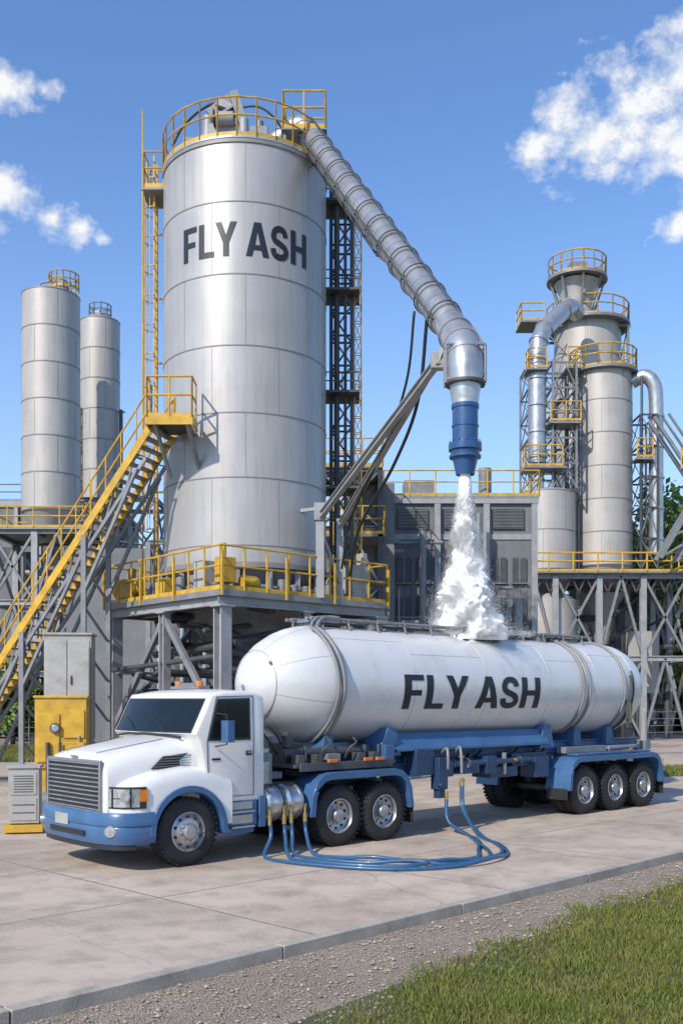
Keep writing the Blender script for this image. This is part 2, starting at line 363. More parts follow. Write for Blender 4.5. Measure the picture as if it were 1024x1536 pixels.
for j in range(16):
    a=2*math.pi*j/16; p.beam((2.4*math.cos(a),2.4*math.sin(a),5.52),(2.4*math.cos(a),2.4*math.sin(a),ZB),.16)
p.lathe([(2.45,ZB-.02),(1.9,5.3),(.5,3.0),(.35,2.6)],n=48)
p.lathe([(2.3,5.55),(2.3,5.9)],n=48)
p.done()
AT=math.atan2(-SY,-SX)
def fs(u,v):
    a=AT+u/SR; r=SR+.012; return Vector((r*math.cos(a),r*math.sin(a),15.72+v))
lettering('lettering',silo,fs,3.95,.98,60,2)
p=Part('roof_railing',silo,'yellow_paint')
RR=SR+.02; NA=28
P=[(RR*math.cos(2*math.pi*i/NA),RR*math.sin(2*math.pi*i/NA),ZT+.05) for i in range(NA)]
p.rail(P,1.12,.026,closed=True,step=.9,toe=True)
p.rail([(1.25,-1.5,19.45),(2.5,-1.5,19.45),(2.5,-.1,19.45),(1.25,-.1,19.45)],1.1,.03,closed=True,step=.7)
p.rail([(-2.45,-.5,18.2),(-3.05,-.5,18.2),(-3.05,.6,18.2),(-2.45,.6,18.2)],1.1,.026,step=.6)
p.done()
p=Part('roof_equipment',silo,'grey_steel')
p.box((1.87,-.8,19.41),(1.35,1.5,.06)); 
for q in((1.3,-1.4),(2.45,-1.4),(1.3,-.2),(2.45,-.2)): p.beam((q[0],q[1],18.5),(q[0],q[1],19.4),.09)
p.box((-2.75,.05,18.15),(.75,1.2,.07))
p.use('light_steel'); p.box((-.55,-1.0,19.25),(.8,.8,.8)); p.box((-.5,-1.0,20.3),(.5,.6,.22),Matrix.Rotation(.35,3,'Y'))
p.cyl((-1.0,-1.1,18.9),(-1.0,-1.1,20.0),.17); p.cyl((-.75,-1.45,19.75),(-.2,-1.45,19.75),.2); p.cyl((.1,-1.5,18.9),(.1,-1.5,19.7),.14)
p.use('grey_steel')
p.beam((-.7,-1.1,19.6),(-.7,-1.1,20.4),.10); p.beam((-.25,-1.1,19.6),(-.25,-1.1,20.5),.10); p.beam((-.75,-1.3,19.9),(-.1,-1.3,20.3),.08)
p.beam((-.35,-1.1,20.6),(-1.0,-1.1,20.1),.10,.25); p.box((-.08,-1.2,20.15),(.28,.4,1.0),Matrix.Rotation(-.3,3,'Y'))
p.box((.55,-1.3,19.2),(.5,.5,.6)); p.cyl((.55,-1.3,19.5),(.55,-1.3,19.75),.12); p.box((-1.5,-1.2,19.0),(.4,.4,.5))
p.use('dark_steel'); p.cyl((-.8,-1.48,19.75),(-.76,-1.48,19.75),.24); p.box((-.5,-1.42,19.2),(.4,.05,.4))
p.tube(bez([(-2.1,-1.0,19.2),(-1.75,-1.1,19.75),(-1.2,-1.1,20.25),(-.7,-1.1,20.45),(-.2,-1.3,20.3)]),.05)
p.tube(bez([(-.2,-1.3,20.15),(.5,-1.3,20.2),(1.0,-1.2,19.9),(1.3,-1.,19.5)]),.035)
p.done(bevel=.02)
p=Part('caged_ladder',silo,'yellow_paint')
lx=-2.78
for yy in(-.25,.25):
    p.beam((lx,yy,5.5),(lx,yy,19.3),.05,.07)
for z in np.arange(5.7,19.2,.3): p.tube([(lx,-.25,z),(lx,.25,z)],.016,5)
for z in np.arange(7.8,19.2,.9):
    p.tube([(lx+0,-.25,z)]+[(lx-.38*math.sin(t)-.0,-.38*math.cos(t),z) for t in arc(8,0,math.pi)]+[(lx,.25,z)],.018,5)
for t in arc(4,.3,math.pi-.3): p.tube([(lx-.38*math.sin(t),-.38*math.cos(t),7.8),(lx-.38*math.sin(t),-.38*math.cos(t),19.)],.016,5)
p.tube([(lx-.3,-.5,5.5),(lx-.3,-.5,20.6)],.025,6)
for z in np.arange(7,19,2.): p.beam((lx,0,z),(-2.45,0,z),.05)
p.done()

pf=empty('silo_support_platform',(SX,SY,0),YAW)
H=3.1; ZD=5.45
p=Part('columns',pf,'light_steel')
for a in(-H+.2,0,H-.2):
    for b_ in(-H+.2,0,H-.2):
        if a==0 and b_==0: continue
        w=.36 if (a and b_) else .26
        p.ibeam((a,b_,.25),(a,b_,ZD-.35),w,w,.04)
        p.box((a,b_,.28),(w+.2,w+.2,.05)); p.box((a,b_,ZD-.37),(w+.14,w+.14,.04))
for sgn in(-1,1):
    e=sgn*(H-.12)
    p.ibeam((-H,e,ZD-.18),(H,e,ZD-.18),.18,.34); p.ibeam((e,-H+.12,ZD-.18),(e,H-.12,ZD-.18),.18,.34)
for t in(-1.9,-.95,0,.95,1.9): p.ibeam((t,-H+.2,ZD-.16),(t,H-.2,ZD-.16),.14,.26)
p.use('grey_steel')
for e in(-H+.2,H-.2):
    for a,b2 in((-H+.2,0),(H-.2,0)):
        p.beam((a,e,1.7),(b2,e,ZD-.5),.15,.17); p.beam((e,a,1.7),(e,b2,ZD-.5),.15,.17)
    p.beam((-H+.3,e,1.6),(H-.3,e,1.6),.13,.15); p.beam((e,-H+.3,1.6),(e,H-.3,1.6),.13,.15)
    p.beam((-H+.3,e,3.4),(-1.2,e,3.4),.09); p.beam((e,H-.3,3.4),(e,1.2,3.4),.09)
p.done(bevel=.006,seg=1)
p=Part('footings',pf,'kerb_concrete')
for a in(-H+.2,0,H-.2):
    for b_ in(-H+.2,0,H-.2): p.box((a,b_,.12),(.8,.8,.25))
p.done(bevel=.02)
p=Part('deck',pf,'dark_steel'); p.box((0,0,ZD+.015),(2*H+.06,2*H+.06,.05)); 
p.use('grey_steel'); 
for sgn in(-1,1): p.box((sgn*(H+.04),0,ZD-.02),(.02,2*H+.1,.16)); p.box((0,sgn*(H+.04),ZD-.02),(2*H+.04,.02,.16))
p.done()
p=Part('railing',pf,'yellow_paint'); p.rail([(-H,-H,ZD+.05),(H,-H,ZD+.05),(H,H,ZD+.05),(-H,H,ZD+.05)],1.2,.03,.8,closed=True)
for a in(-H,-.9,.9,H): p.beam((a,-H-.07,ZD-.1),(a,-H-.07,ZD+1.1),.06)
for a in(-.9,.9,H): p.beam((-H-.07,a,ZD-.1),(-H-.07,a,ZD+1.1),.06)
p.done()
p=Part('deck_equipment',pf,'yellow_paint')
p.box((-2.7,2.3,5.95),(.5,.9,.55)); p.cyl((-2.7,1.5,6.0),(-2.7,2.7,6.0),.25); p.cyl((-2.7,2.6,6.0),(-2.7,2.9,6.0),.32); p.cyl((-2.7,2.2,6.2),(-2.7,2.2,6.6),.12)
p.box((-2.75,.2,5.85),(.4,.5,.5)); p.box((-2.6,-2.6,6.1),(.45,.4,.7)); p.cyl((-2.2,-2.8,5.8),(-1.7,-2.8,5.8),.18); p.cyl((-2.65,-2.6,6.4),(-2.65,-2.6,6.85),.07)
p.use('cabinet_paint'); p.box((2.1,-2.75,6.05),(.65,.45,1.15)); p.box((2.5,-2.6,6.35),(.2,.3,1.4)); p.box((-2.6,-1.6,6.0),(.4,.5,.9))
p.use('grey_steel')
for a in np.arange(-1.6,1.6,.45): p.cyl((a,-2.7,5.5),(a,-2.7,5.85+.25*random.random()),.10+.06*random.random(),n=12)
p.tube([(-2.2,-2.45,5.75),(2.0,-2.45,5.75)],.07); p.tube([(-2.45,-2.3,5.8),(-2.45,2.0,5.8)],.07)
for b_ in(-1.1,-.4,.9,1.3): p.cyl((-2.6,b_,5.5),(-2.6,b_,6.1),.15,n=12)
p.done(bevel=.02)
p=Part('underdeck_machinery',pf,'dark_steel')
for i in range(44):
    a=[random.uniform(-2.8,2.8) for _ in range(2)]; z=random.uniform(1.5,5.2); 
    if random.random()<.5: p.tube([(a[0],-2.6,z),(a[0]+random.uniform(-1,1),2.6,z+random.uniform(-1,1))],random.choice([.05,.08,.12]))
    else: p.tube([(-2.6,a[1],z),(2.6,a[1]+random.uniform(-1,1),z+random.uniform(-1.2,1.2))],random.choice([.05,.08,.12]))
p.use('grey_steel'); p.lathe([(.9,.0),(.9,2.2),(.5,2.6)],c=(0,0,0),n=24); p.box((1.8,1.2,1.1),(1.2,1.4,2.2)); p.box((-1.6,1.5,1.),(1.4,1.,2.)); p.cyl((1.5,-1.4,.8),(2.6,-1.4,.8),.5)
p.box((-1.4,-1.2,2.2),(.9,.9,1.2)); p.cyl((-.6,-1.5,3.2),(.6,-1.5,4.6),.25)
p.done(bevel=.02)

# staircase
st=empty('access_staircase',(0,0,0))
A=Vector((-5.35,28.2,10.35)); sl=Vector((-4.9,1.85,-6.6)); 
B=A+sl*((A.z-.12)/6.6)
hd=Vector((sl.x,sl.y,0)).normalized(); wv_=Vector((-hd.y,hd.x,0)); 
if wv_.y<0: wv_=-wv_
W=1.25; SYAW=math.atan2(hd.y,hd.x); SR_=Matrix.Rotation(SYAW,3,'Z')
p=Part('stringers',st,'yellow_paint','grey_steel')
for k in(0,W): p.beam(A+wv_*k,B+wv_*k,.05,.22)
nst=int((A.z)/.23)
p.use('grey_steel')
for i in range(nst):
    c_=A.lerp(B,(i+.5)/nst)+wv_*W/2; p.box(c_,(.27,W-.06,.035),SR_)
for k in(.08,W-.08):
    o_=Vector((0,0,-.62)); p.beam(A.lerp(B,.03)+wv_*k+o_,B.lerp(A,.06)+wv_*k+o_,.07,.10)
    for i in range(22):
        a_=A.lerp(B,.03+i*.042)+wv_*k; b_=A.lerp(B,.03+(i+1)*.042)+wv_*k
        if i%2: p.beam(a_+Vector((0,0,-.1)),b_+o_,.04)
        else: p.beam(a_+o_,b_+Vector((0,0,-.1)),.04)
p.done()
p=Part('handrails',st,'yellow_paint')
for k in(0,W):
    for hh in(.55,1.1): p.tube([A+wv_*k+Vector((0,0,hh)),B+wv_*k+Vector((0,0,hh))],.028,6)
    for i in range(17):
        c_=A.lerp(B,i/16)+wv_*k; p.tube([c_,c_+Vector((0,0,1.1))],.024,6)
L1=[(-4.15,27.75,10.4),(-5.4,27.75,10.4)]; L2=[(-4.95,29.45,10.4),(-4.8,29.8,10.4)]
p.rail(L1,1.15,.03,.6); p.rail([(-5.4,27.75,10.4),(-5.4,28.15,10.4)],1.15,.03,.6); p.rail(L2,1.15,.03,.6); p.rail([(-4.15,27.75,10.4),(-4.15,28.5,10.4)],1.15,.03,.6)
p.done()
p=Part('landing',st,'yellow_paint')
for a_,b_ in(((-5.42,27.72),(-4.12,27.72)),((-5.42,27.72),(-5.42,28.2)),((-4.12,27.72),(-4.12,28.5))): p.beam((a_[0],a_[1],10.3),(b_[0],b_[1],10.3),.05,.2)
p.use('dark_steel'); p.box((-4.85,28.5,10.33),(1.2,1.5,.05))
p.use('grey_steel')
for x_ in(-5.2,-4.3): p.beam((x_,27.85,10.25),(x_+.25,29.0,9.0),.09); p.beam((x_,27.85,10.22),(x_+.1,29.2,10.22),.1)
for t in(.28,.55,.8):
    c_=A.lerp(B,t)
    for k in(0,W): q=c_+wv_*k; p.beam((q.x,q.y,.0),(q.x,q.y,q.z-.15),.14)
    z=c_.z-1; q=c_+wv_*W
    while z>1.2: 
        p.beam((c_.x,c_.y,z),(q.x,q.y,z-1.0),.06); z-=1.2
for t0,t1 in((.06,.28),(.28,.55),(.55,.8)):
    for k in(0,W):
        a_=A.lerp(B,t0)+wv_*k;b_=A.lerp(B,t1)+wv_*k
        p.beam(b_-Vector((0,0,1.8)),a_-Vector((0,0,.6)),.09)
p.done()

def lattice(p,cx,cy,w,z0,z1,bay,leg,diag,mat_leg,mat_diag):
    q=w/2; C=[(cx-q,cy-q),(cx+q,cy-q),(cx+q,cy+q),(cx-q,cy+q)]
    p.use(mat_leg)
    for c_ in C: p.beam((*c_,z0),(*c_,z1),leg)
    n=max(1,int((z1-z0)/bay)); bay=(z1-z0)/n
    for i in range(n+1):
        z=z0+i*bay
        for j in range(4):
            a_,b_=C[j],C[(j+1)%4]; p.use(mat_leg); p.beam((*a_,z),(*b_,z),diag)
            if i<n:
                p.use(mat_diag)
                if i%2: p.beam((*a_,z),(*b_,z+bay),diag)
                else: p.beam((*b_,z),(*a_,z+bay),diag)
ms_=empty('lattice_mast',(0,0,0))
p=Part('lattice',ms_,'dark_steel','yellow_paint'); lattice(p,.0,32.,.66,5.5,18.9,.95,.11,.055,'dark_steel','grey_steel')
p.use('yellow_paint'); lattice(p,.52,31.8,.22,5.5,18.6,.5,.035,.02,'yellow_paint','yellow_paint')
p.use('dark_steel'); 
for z in(9.2,12.2,15.4,18.2): p.box((.0,31.8,z),(1.15,1.3,.07)); p.beam((-.3,31.6,z),(-.75,31.4,z),.1); p.rail([(-.5,31.2,z),(.55,31.2,z)],.6,.02,.5,toe=False)
p.tube([(-.15,31.5,5.5),(-.15,31.5,18.4)],.09); p.tube([(.12,31.45,5.5),(.12,31.45,18.)],.05)
p.done()

# loading chute
ch=empty('loading_chute',(0,0,0))
c0=Vector((-.94,30.,19.5)); c1=Vector((2.42,22.35,10.95))
path=bez([(-2.0,30.4,19.45),(-1.5,30.25,19.8)],3)+bez([(-1.5,30.25,19.8),(-1.2,30.12,19.8),c0],4)[1:]
p=Part('pipe',ch,'galvanised')
p.tube(path+[c0.lerp(c1,t/12) for t in range(1,13)],.35,32)
bend=[c1,Vector((2.52,22.05,10.62)),Vector((2.6,21.75,10.3)),Vector((2.64,21.53,9.95)),Vector((2.65,21.42,9.6)),Vector((2.65,21.42,8.85))]
p.tube(bend,[.35,.37,.385,.385,.385,.27],32)
p.cyl((2.65,21.42,9.33),(2.65,21.42,8.8),.285,n=32)
p.done(ang=25)
p=Part('flanges',ch,'galvanised','dark_steel')
dv=(c1-c0).normalized()
for i in range(13):
    c_=c0.lerp(c1,(i+.3)/12.6); p.use('galvanised'); p.cyl(c_-dv*.05,c_+dv*.05,.39,n=32); p.use('dark_steel'); p.cyl(c_-dv*.085,c_-dv*.052,.405,n=32)
    c2=c0.lerp(c1,min(1,(i+.8)/12.6)); p.use('galvanised'); p.cyl(c2-dv*.008,c2+dv*.008,.358,n=32)
p.use('galvanised')
for q in bend[1:4]: 
    i=bend.index(q); t=(bend[i+1]-bend[i-1]).normalized(); p.cyl(q-t*.015,q+t*.015,.40,n=32)
p.use('dark_steel'); p.cyl((2.65,21.42,9.30),(2.65,21.42,9.36),.43,n=32)
p.done(ang=30)
p=Part('guide_rails_and_cables',ch,'dark_steel','grey_steel')
sd=dv.cross(Vector((0,0,1))).normalized(); upv=sd.cross(dv)
for s_g,oo in((1,.44),(-1,.44)):
    off=sd*s_g*oo+upv*.05
    p.tube([c0+off+dv*.4,c1+off],.03,6)
p.tube([c0+upv*.49+sd*.1,c1+upv*.49+sd*.1],.02,6)
p.tube([c0-upv*.47,c0.lerp(c1,.6)-upv*.52],.035,6)
for i in range(13):
    c_=c0.lerp(c1,(i+.3)/12.6)
    for s_g in(1,-1): p.box(c_+sd*s_g*.42+upv*.03,(.08,.08,.12))
p.use('grey_steel')
for dx,dy in((-.42,-.1),(.42,-.1),(-.42,.25),(.42,.25)): p.tube([(2.65+dx,21.42+dy,9.33),(2.65+dx,21.42+dy,10.15)],.03,6)
p.tube([(2.23,21.32,10.15),(3.07,21.32,10.15),(3.07,21.67,10.15),(2.23,21.67,10.15)],.03,6,closed=True)
p.tube([(2.23,21.32,9.4),(3.07,21.32,9.4),(3.07,21.67,9.4),(2.23,21.67,9.4)],.03,6,closed=True)
p.tube([(3.07,21.4,10.1),(2.9,21.9,10.7),(2.75,22.3,11.)],.03,6)
p.done()
p=Part('nozzle',ch,'nozzle_blue')
zc=(2.65,21.42,0)
p.lathe([(.20,8.9),(.295,8.88),(.295,8.80),(.275,8.78),(.275,8.45),(.29,8.44),(.29,8.40),(.275,8.39),(.275,8.08),(.31,8.06),(.355,8.04),(.355,7.9),(.31,7.88),(.30,7.8),(.34,7.79),(.34,7.74),(.27,7.72),(.21,7.45),(.20,7.38),(.16,7.38),(.16,7.6)],c=zc,n=40)
for j in range(12):
    a=j*math.pi/6; p.cyl((2.65+.325*math.cos(a),21.42+.325*math.sin(a),8.07),(2.65+.325*math.cos(a),21.42+.325*math.sin(a),8.10),.02,n=6)
p.done(ang=30)
sp=empty('chute_support_strut',(0,0,0))
p=Part('beams',sp,'light_steel')
p.ibeam((-.62,28.95,7.85),(2.2,22.6,10.25),.16,.2,.03); p.ibeam((-.05,29.5,7.7),(2.1,22.85,10.2),.14,.18,.03)
p.beam((2.15,22.7,10.1),(2.45,22.5,10.9),.12); p.box((2.18,22.72,10.25),(.3,.25,.35))
p.beam((-.62,28.95,8.05),(-.62,28.95,5.5),.24,.2); p.beam((-.05,29.5,7.9),(-.05,29.6,5.5),.2); p.box((-.62,28.95,8.0),(.34,.3,.5)); p.beam((-.62,28.95,7.5),(-.05,29.5,6.0),.1)
p.beam((-.62,28.95,8.1),(-1.2,29.3,8.1),.1)
for t in(.3,.6): 
    a_=Vector((-.62,28.95,7.85)).lerp(Vector((2.2,22.6,10.25)),t); b_=Vector((-.05,29.5,7.7)).lerp(Vector((2.1,22.85,10.2)),t); p.beam(a_,b_,.07)
p.use('black_plastic')
p.tube(bez([(.25,29.4,6.2),(.5,28.2,7.4),(1.35,25.6,8.6),(1.85,24.2,9.8),(2.0,23.35,11.5)]),.045)
p.tube(bez([(.0,29.3,6.4),(.3,28.4,7.8),(1.1,25.9,9.1),(1.6,24.6,10.4),(1.75,24.,11.9)]),.035)
p.done(bevel=.006,seg=1)

# ------------------------------------------------------------------ falling powder: billowing core + fine white grains
pw=empty('falling_ash_powder',(2.65,21.42,0))
def mth(op,a,b_=None,cl=False):
    q=N.new('ShaderNodeMath'); q.operation=op; q.use_clamp=cl
    for i,x_ in enumerate((a,b_)):
        if x_ is None: continue
        if isinstance(x_,(int,float)): q.inputs[i].default_value=x_
        else: L.new(x_,q.inputs[i])
    return q.outputs[0]
mat('ash_grain',(.94,.94,.93),.95,0,.01,spec=.1)
def vn3(x,y,z,s): return (vnoise(x*s+z*s*.6+3,y*s-z*s*.5,5)+vnoise(z*s*.8+x*s*.5,y*s+x*s*.4+9,8)+vnoise(y*s+z*s*.3,x*s*.9-z*s*.7,12))/3
# billowing core surface, radius modulated so that the outline breaks into lumps and streaks
nz_,na_=150,120
T_,A_=np.meshgrid(np.linspace(0,1,nz_),np.linspace(0,2*math.pi,na_,endpoint=False),indexing='ij')
rc=.12+.50*T_**1.45
cx_,cy_,cz_=rc*np.cos(A_),rc*np.sin(A_),7.42-T_*3.6
bil=(vn3(cx_,cy_,cz_,3.)-.5)*1.5+(vn3(cx_,cy_,cz_,8.)-.5)*.8+(vn3(cx_,cy_,cz_,20.)-.5)*.5
rc=rc*(1+np.clip(bil,-.55,.6)*np.clip(T_*3,.15,1))
V=np.stack([rc*np.cos(A_),rc*np.sin(A_),cz_],2).reshape(-1,3)
F=[(i*na_+j,i*na_+(j+1)%na_,(i+1)*na_+(j+1)%na_,(i+1)*na_+j) for i in range(nz_-1) for j in range(na_)]
me=bpy.data.meshes.new('core'); me.from_pydata(V.tolist(),[],F); me.shade_smooth(); me.materials.append(MATS['ash_grain']); o=bpy.data.objects.new('core',me); scene.collection.objects.link(o); o.parent=pw
n1_=520000; t=rng.random(n1_)**.8; sp_r=.12+.74*t**1.3; rr=sp_r*np.sqrt(np.abs(rng.normal(.32,.38,n1_))+.02); a=rng.uniform(0,6.283,n1_)
x=rr*np.cos(a); y=rr*np.sin(a); z=7.42-t*3.55+rng.normal(0,.03,n1_)
n2_=170000; rb=np.abs(rng.normal(0,.72,n2_)); ab=rng.uniform(0,6.283,n2_)
x=np.concatenate([x,rb*np.cos(ab)]); y=np.concatenate([y,rb*np.sin(ab)]); z=np.concatenate([z,3.9+rng.exponential(.48,n2_)*np.exp(-(rb/1.0)**2)])
rad_=np.sqrt(x*x+y*y); edge=rad_/(.12+.74*np.clip((7.42-z)/3.5,0,1)**1.3)
cl=vn3(x,y,z,3.2)*.6+vn3(x,y,z,9.)*.4
kk=(rng.random(len(x))<np.clip((cl-.22-.20*edge)*4.5,.03,1))&(edge>.25); x,y,z=x[kk],y[kk],z[kk]; n=len(x); sz=rng.uniform(.0025,.0072,n)
oc=np.array([(1,0,-.6),(-.5,.87,-.6),(-.5,-.87,-.6),(0,0,1.1)]); of=np.array([(0,2,1),(0,1,3),(1,2,3),(2,0,3)])
V=(np.stack([x,y,z],1)[:,None,:]+oc[None]*sz[:,None,None]).reshape(-1,3); F=(np.arange(n)[:,None,None]*4+of[None]).reshape(-1)
me=bpy.data.meshes.new('grains'); me.vertices.add(n*4); me.vertices.foreach_set('co',V.ravel()); me.loops.add(n*12); me.polygons.add(n*4)
me.loops.foreach_set('vertex_index',F.astype(np.int32)); me.polygons.foreach_set('loop_start',(np.arange(n*4)*3).astype(np.int32)); me.update(calc_edges=True)
mat('ash_grain_airborne',(.94,.94,.93),.95,0,.01,spec=.1)
m=MATS['ash_grain_airborne']; nt=m.node_tree;N=nt.nodes;L=nt.links
trl=N.new('ShaderNodeBsdfTranslucent'); trl.inputs[0].default_value=(.95,.95,.94,1); ms=N.new('ShaderNodeMixShader'); ms.inputs[0].default_value=.4
L.new(N['Principled BSDF'].outputs[0],ms.inputs[1]); L.new(trl.outputs[0],ms.inputs[2]); L.new(ms.outputs[0],N['Material Output'].inputs[0])
me.materials.append(MATS['ash_grain_airborne']); o=bpy.data.objects.new('grains',me); scene.collection.objects.link(o); o.parent=pw

# ------------------------------------------------------------------ wheels
def wheel(tp,rp,s,w,dirn,style):
    c=(s,w,.53)
    def Pf(l): return [(r,-dirn*h) for r,h in l]
    prof=[(.29,.04),(.305,.012),(.34,0),(.40,-.004),(.45,.0),(.50,.02),(.522,.045),(.53,.07),(.53,.10),(.518,.103),(.518,.112),(.53,.115),(.53,.175),(.518,.178),(.518,.187),(.53,.19),(.53,.22),(.522,.245),(.50,.27),(.45,.29),(.34,.29),(.29,.27)]
    tp.lathe(Pf(prof),c,'y',48)
    for j in range(36):
        a=2*math.pi*j/36
        for yy in(.045,.245):
            tp.box((s+.526*math.cos(a),w-dirn*yy,.53+.526*math.sin(a)),(.022,.075,.05),Matrix.Rotation(-a,3,'Y'))
    tp.use('black_plastic'); tp.lathe(Pf([(.285,.10),(.0,.24)]),c,'y',24); tp.use('tyre_rubber')
    if style=='steer':
        prof=[(.30,.03),(.305,.008),(.29,.0),(.278,.02),(.265,.06),(.24,.05),(.20,.01),(.17,.0),(.12,.0),(.115,-.05),(.09,-.07),(.0,-.075)]
        hr,hy,nr,ny=.222,.028,.145,-.0
    else:
        prof=[(.30,.03),(.305,.008),(.29,.0),(.275,.03),(.265,.09),(.24,.105),(.19,.12),(.12,.12),(.118,.03),(.105,.01),(.07,.0),(.0,.0)]
        hr,hy,nr,ny=.222,.108,.155,.12
    rp.use('wheel_steel'); rp.lathe(Pf(prof),c,'y',40)
    rp.use('black_plastic')
    for j in range(10):
        a=2*math.pi*(j+.5)/10; q=(s+hr*math.cos(a),0,.53+hr*math.sin(a))
        rp.cyl((q[0],w-dirn*(hy-.006),q[2]),(q[0],w-dirn*(hy+.03),q[2]),.028,n=12)
    rp.use('aluminium')
    for j in range(10):
        a=2*math.pi*j/10; q=(s+nr*math.cos(a),0,.53+nr*math.sin(a)); rp.cyl((q[0],w-dirn*(ny-.03),q[2]),(q[0],w-dirn*(ny+.01),q[2]),.016,n=6)

# ------------------------------------------------------------------ truck
tk=empty('semi_truck',(-2.32,15.28,0),YAW)
WD=2.6
tp=Part('tyres',tk,'tyre_rubber'); rp=Part('wheel_rims',tk,'wheel_steel')
wheel(tp,rp,0,.02,-1,'steer'); wheel(tp,rp,0,WD-.02,1,'steer')
for s in(3.12,4.22):
    wheel(tp,rp,s,.04,-1,'drive'); wheel(tp,rp,s,WD-.04,1,'drive'); wheel(tp,rp,s,.37,-1,'drive'); wheel(tp,rp,s,WD-.37,1,'drive')
tp.done(ang=30); rp.done(ang=35)
p=Part('hood',tk,'white_paint')
def hsec(s,a,zt,zb):
    c=WD/2; pts=[(-a,zb),(-a,zt-.34),(-a+.02,zt-.22),(-a+.08,zt-.11),(-a+.20,zt-.035),(-a*.45,zt),(0,zt+.025)]
    pts=pts+[(-x,z) for x,z in pts[-2::-1]]
    return [(s,c+x,z) for x,z in pts]
p.loft([hsec(-1.235,.90,1.67,.86),hsec(-1.20,.945,1.715,.84),hsec(-1.08,.965,1.76,.8),hsec(-.6,.985,1.85,.8),hsec(-.2,1.02,1.92,.8),hsec(.1,1.06,1.98,.8),hsec(.32,1.09,2.01,.8)])
p.use('black_plastic')
for sg in(-1,1): p.tube([(-1.15,1.3+sg*.52,1.755),(-.6,1.3+sg*.56,1.847),(-.05,1.3+sg*.62,1.94)],.005,5)
p.tube([(.06,.35,1.965),(.02,.8,2.0),(.0,1.3,2.01),(.02,1.8,2.0),(.06,2.25,1.965)],.02,6)
p.done(ang=40)
p=Part('grille',tk,'black_plastic','aluminium')
p.box((-1.245,1.3,1.25),(.03,1.66,.74))
p.use('grey_steel')
for i in range(11): p.box((-1.268,1.3,.915+i*.0675),(.03,1.62,.022),Matrix.Rotation(.35,3,'Y'))
p.use('wheel_steel')
for (a,b_,h) in((1.3,1.63,1.72),(1.3,.875,1.72)): p.box((-1.262,a,b_),(.05,h,.045))
for a in(.455,2.145): p.box((-1.262,a,1.25),(.05,.045,.80))
p.box((-1.255,1.3,1.685),(.012,.22,.035))
p.done(bevel=.008)
p=Part('hood_side_vent',tk,'black_plastic','grey_steel')
for sg in(-1,1):
    c=WD/2; w_=c+sg*1.02
    p.use('black_plastic'); 
    vs=[(-.50,w_,1.50),(.16,w_+sg*.035,1.50),(.22,w_+sg*.035,1.74),(-.30,w_+sg*.012,1.68)]
    p.add(vs+[(x,y-sg*.05,z) for x,y,z in vs],[(0,1,2,3),(4,5,6,7),(0,1,5,4),(1,2,6,5),(2,3,7,6),(3,0,4,7)])
    p.use('grey_steel')
    for i in range(5):
        z=1.53+i*.04; p.beam((-.46+i*.04,w_+sg*.008,z),(.18,w_+sg*.045,z+.01),.012,.010)
p.done()
def fend(far):
    f=(lambda w: WD-w) if far else (lambda w:w)
    ss=[-1.19,-1.15,-1.08,-.98,-.86,-.75,-.641]+[-.64*math.cos(t) for t in arc(14,0,math.pi)]+[.641,.74,.8]
    secs=[]
    for s in ss:
        o_=.42 if s<=-1.19 else np.interp(s,[-1.19,-1.15,-1.08,-.98,-.86,-.7],[.42,.30,.17,.075,.02,0])
        zt=np.interp(s,[-1.19,-1.1,-.9,-.5,0,.4,.8],[1.18,1.27,1.36,1.47,1.53,1.5,1.36])
        zb=.54+math.sqrt(max(0,.64**2-s*s)) if abs(s)<=.64 else (.88 if s<0 else .60)
        zb=min(zb,zt-.12)
        secs.append([(s,f(.75),zb),(s,f(o_),zb),(s,f(o_),max(zb+.01,zt-.2)),(s,f(o_+.03),zt-.10),(s,f(o_+.10),zt-.035),(s,f(o_+.24),zt),(s,f(.75),zt+.05)])
    return secs
p=Part('fenders',tk,'white_paint'); p.loft(fend(False)); p.loft(fend(True)); p.done(ang=50)
p=Part('wheel_arch_trim',tk,'blue_paint')
for w0,w1 in((-.035,.30),(WD-.30,WD+.035)):
    ri,ro=.605,.70
    o_=[(-ro*math.cos(t),.54+ro*math.sin(t)) for t in arc(20,math.radians(-2),math.pi)]; i_=[(-ri*math.cos(t),.54+ri*math.sin(t)) for t in arc(20,math.radians(-2),math.pi)]
    p.prism(o_+[(.78,.45),(.64,.45)]+i_[::-1],w0,w1)
p.done(bevel=.015)
p=Part('bumper',tk,'blue_paint')
half=[(-.60,-.02),(-.92,-.02),(-1.06,.02),(-1.18,.11),(-1.27,.27),(-1.33,.55),(-1.36,.9)]
bp_=half+[(-1.365,1.3)]+[(s,WD-w) for s,w in half[::-1]]
def sw(path,prof):
    P=[Vector((a,b,0)) for a,b in path]; secs=[]
    for i in range(len(P)):
        d=(P[min(i+1,len(P)-1)]-P[max(i-1,0)]).normalized(); nn=Vector((d.y,-d.x,0))
        if nn.dot(Vector((P[i].x-.3,P[i].y-1.3,0)))<0: nn=-nn
        secs.append([(P[i].x+nn.x*o,P[i].y+nn.y*o,z) for o,z in prof])
    return secs
p.loft(sw(bp_,[(-.14,.44),(-.03,.42),(.0,.5),(.01,.66),(.0,.68),(.02,.70),(.02,.84),(-.01,.885),(-.14,.885)]))
p.use('black_plastic'); p.loft(sw(bp_[1:-1],[(-.14,.36),(-.05,.34),(-.05,.44),(-.14,.44)]))
p.use('cabinet_paint'); p.box((-1.385,1.45,.73),(.012,.42,.17))
p.use('black_plastic'); p.box((-1.375,1.3,.56),(.015,1.1,.08))
p.done(ang=40)
p=Part('headlamps',tk,'lamp_glass','amber_lens','black_plastic')
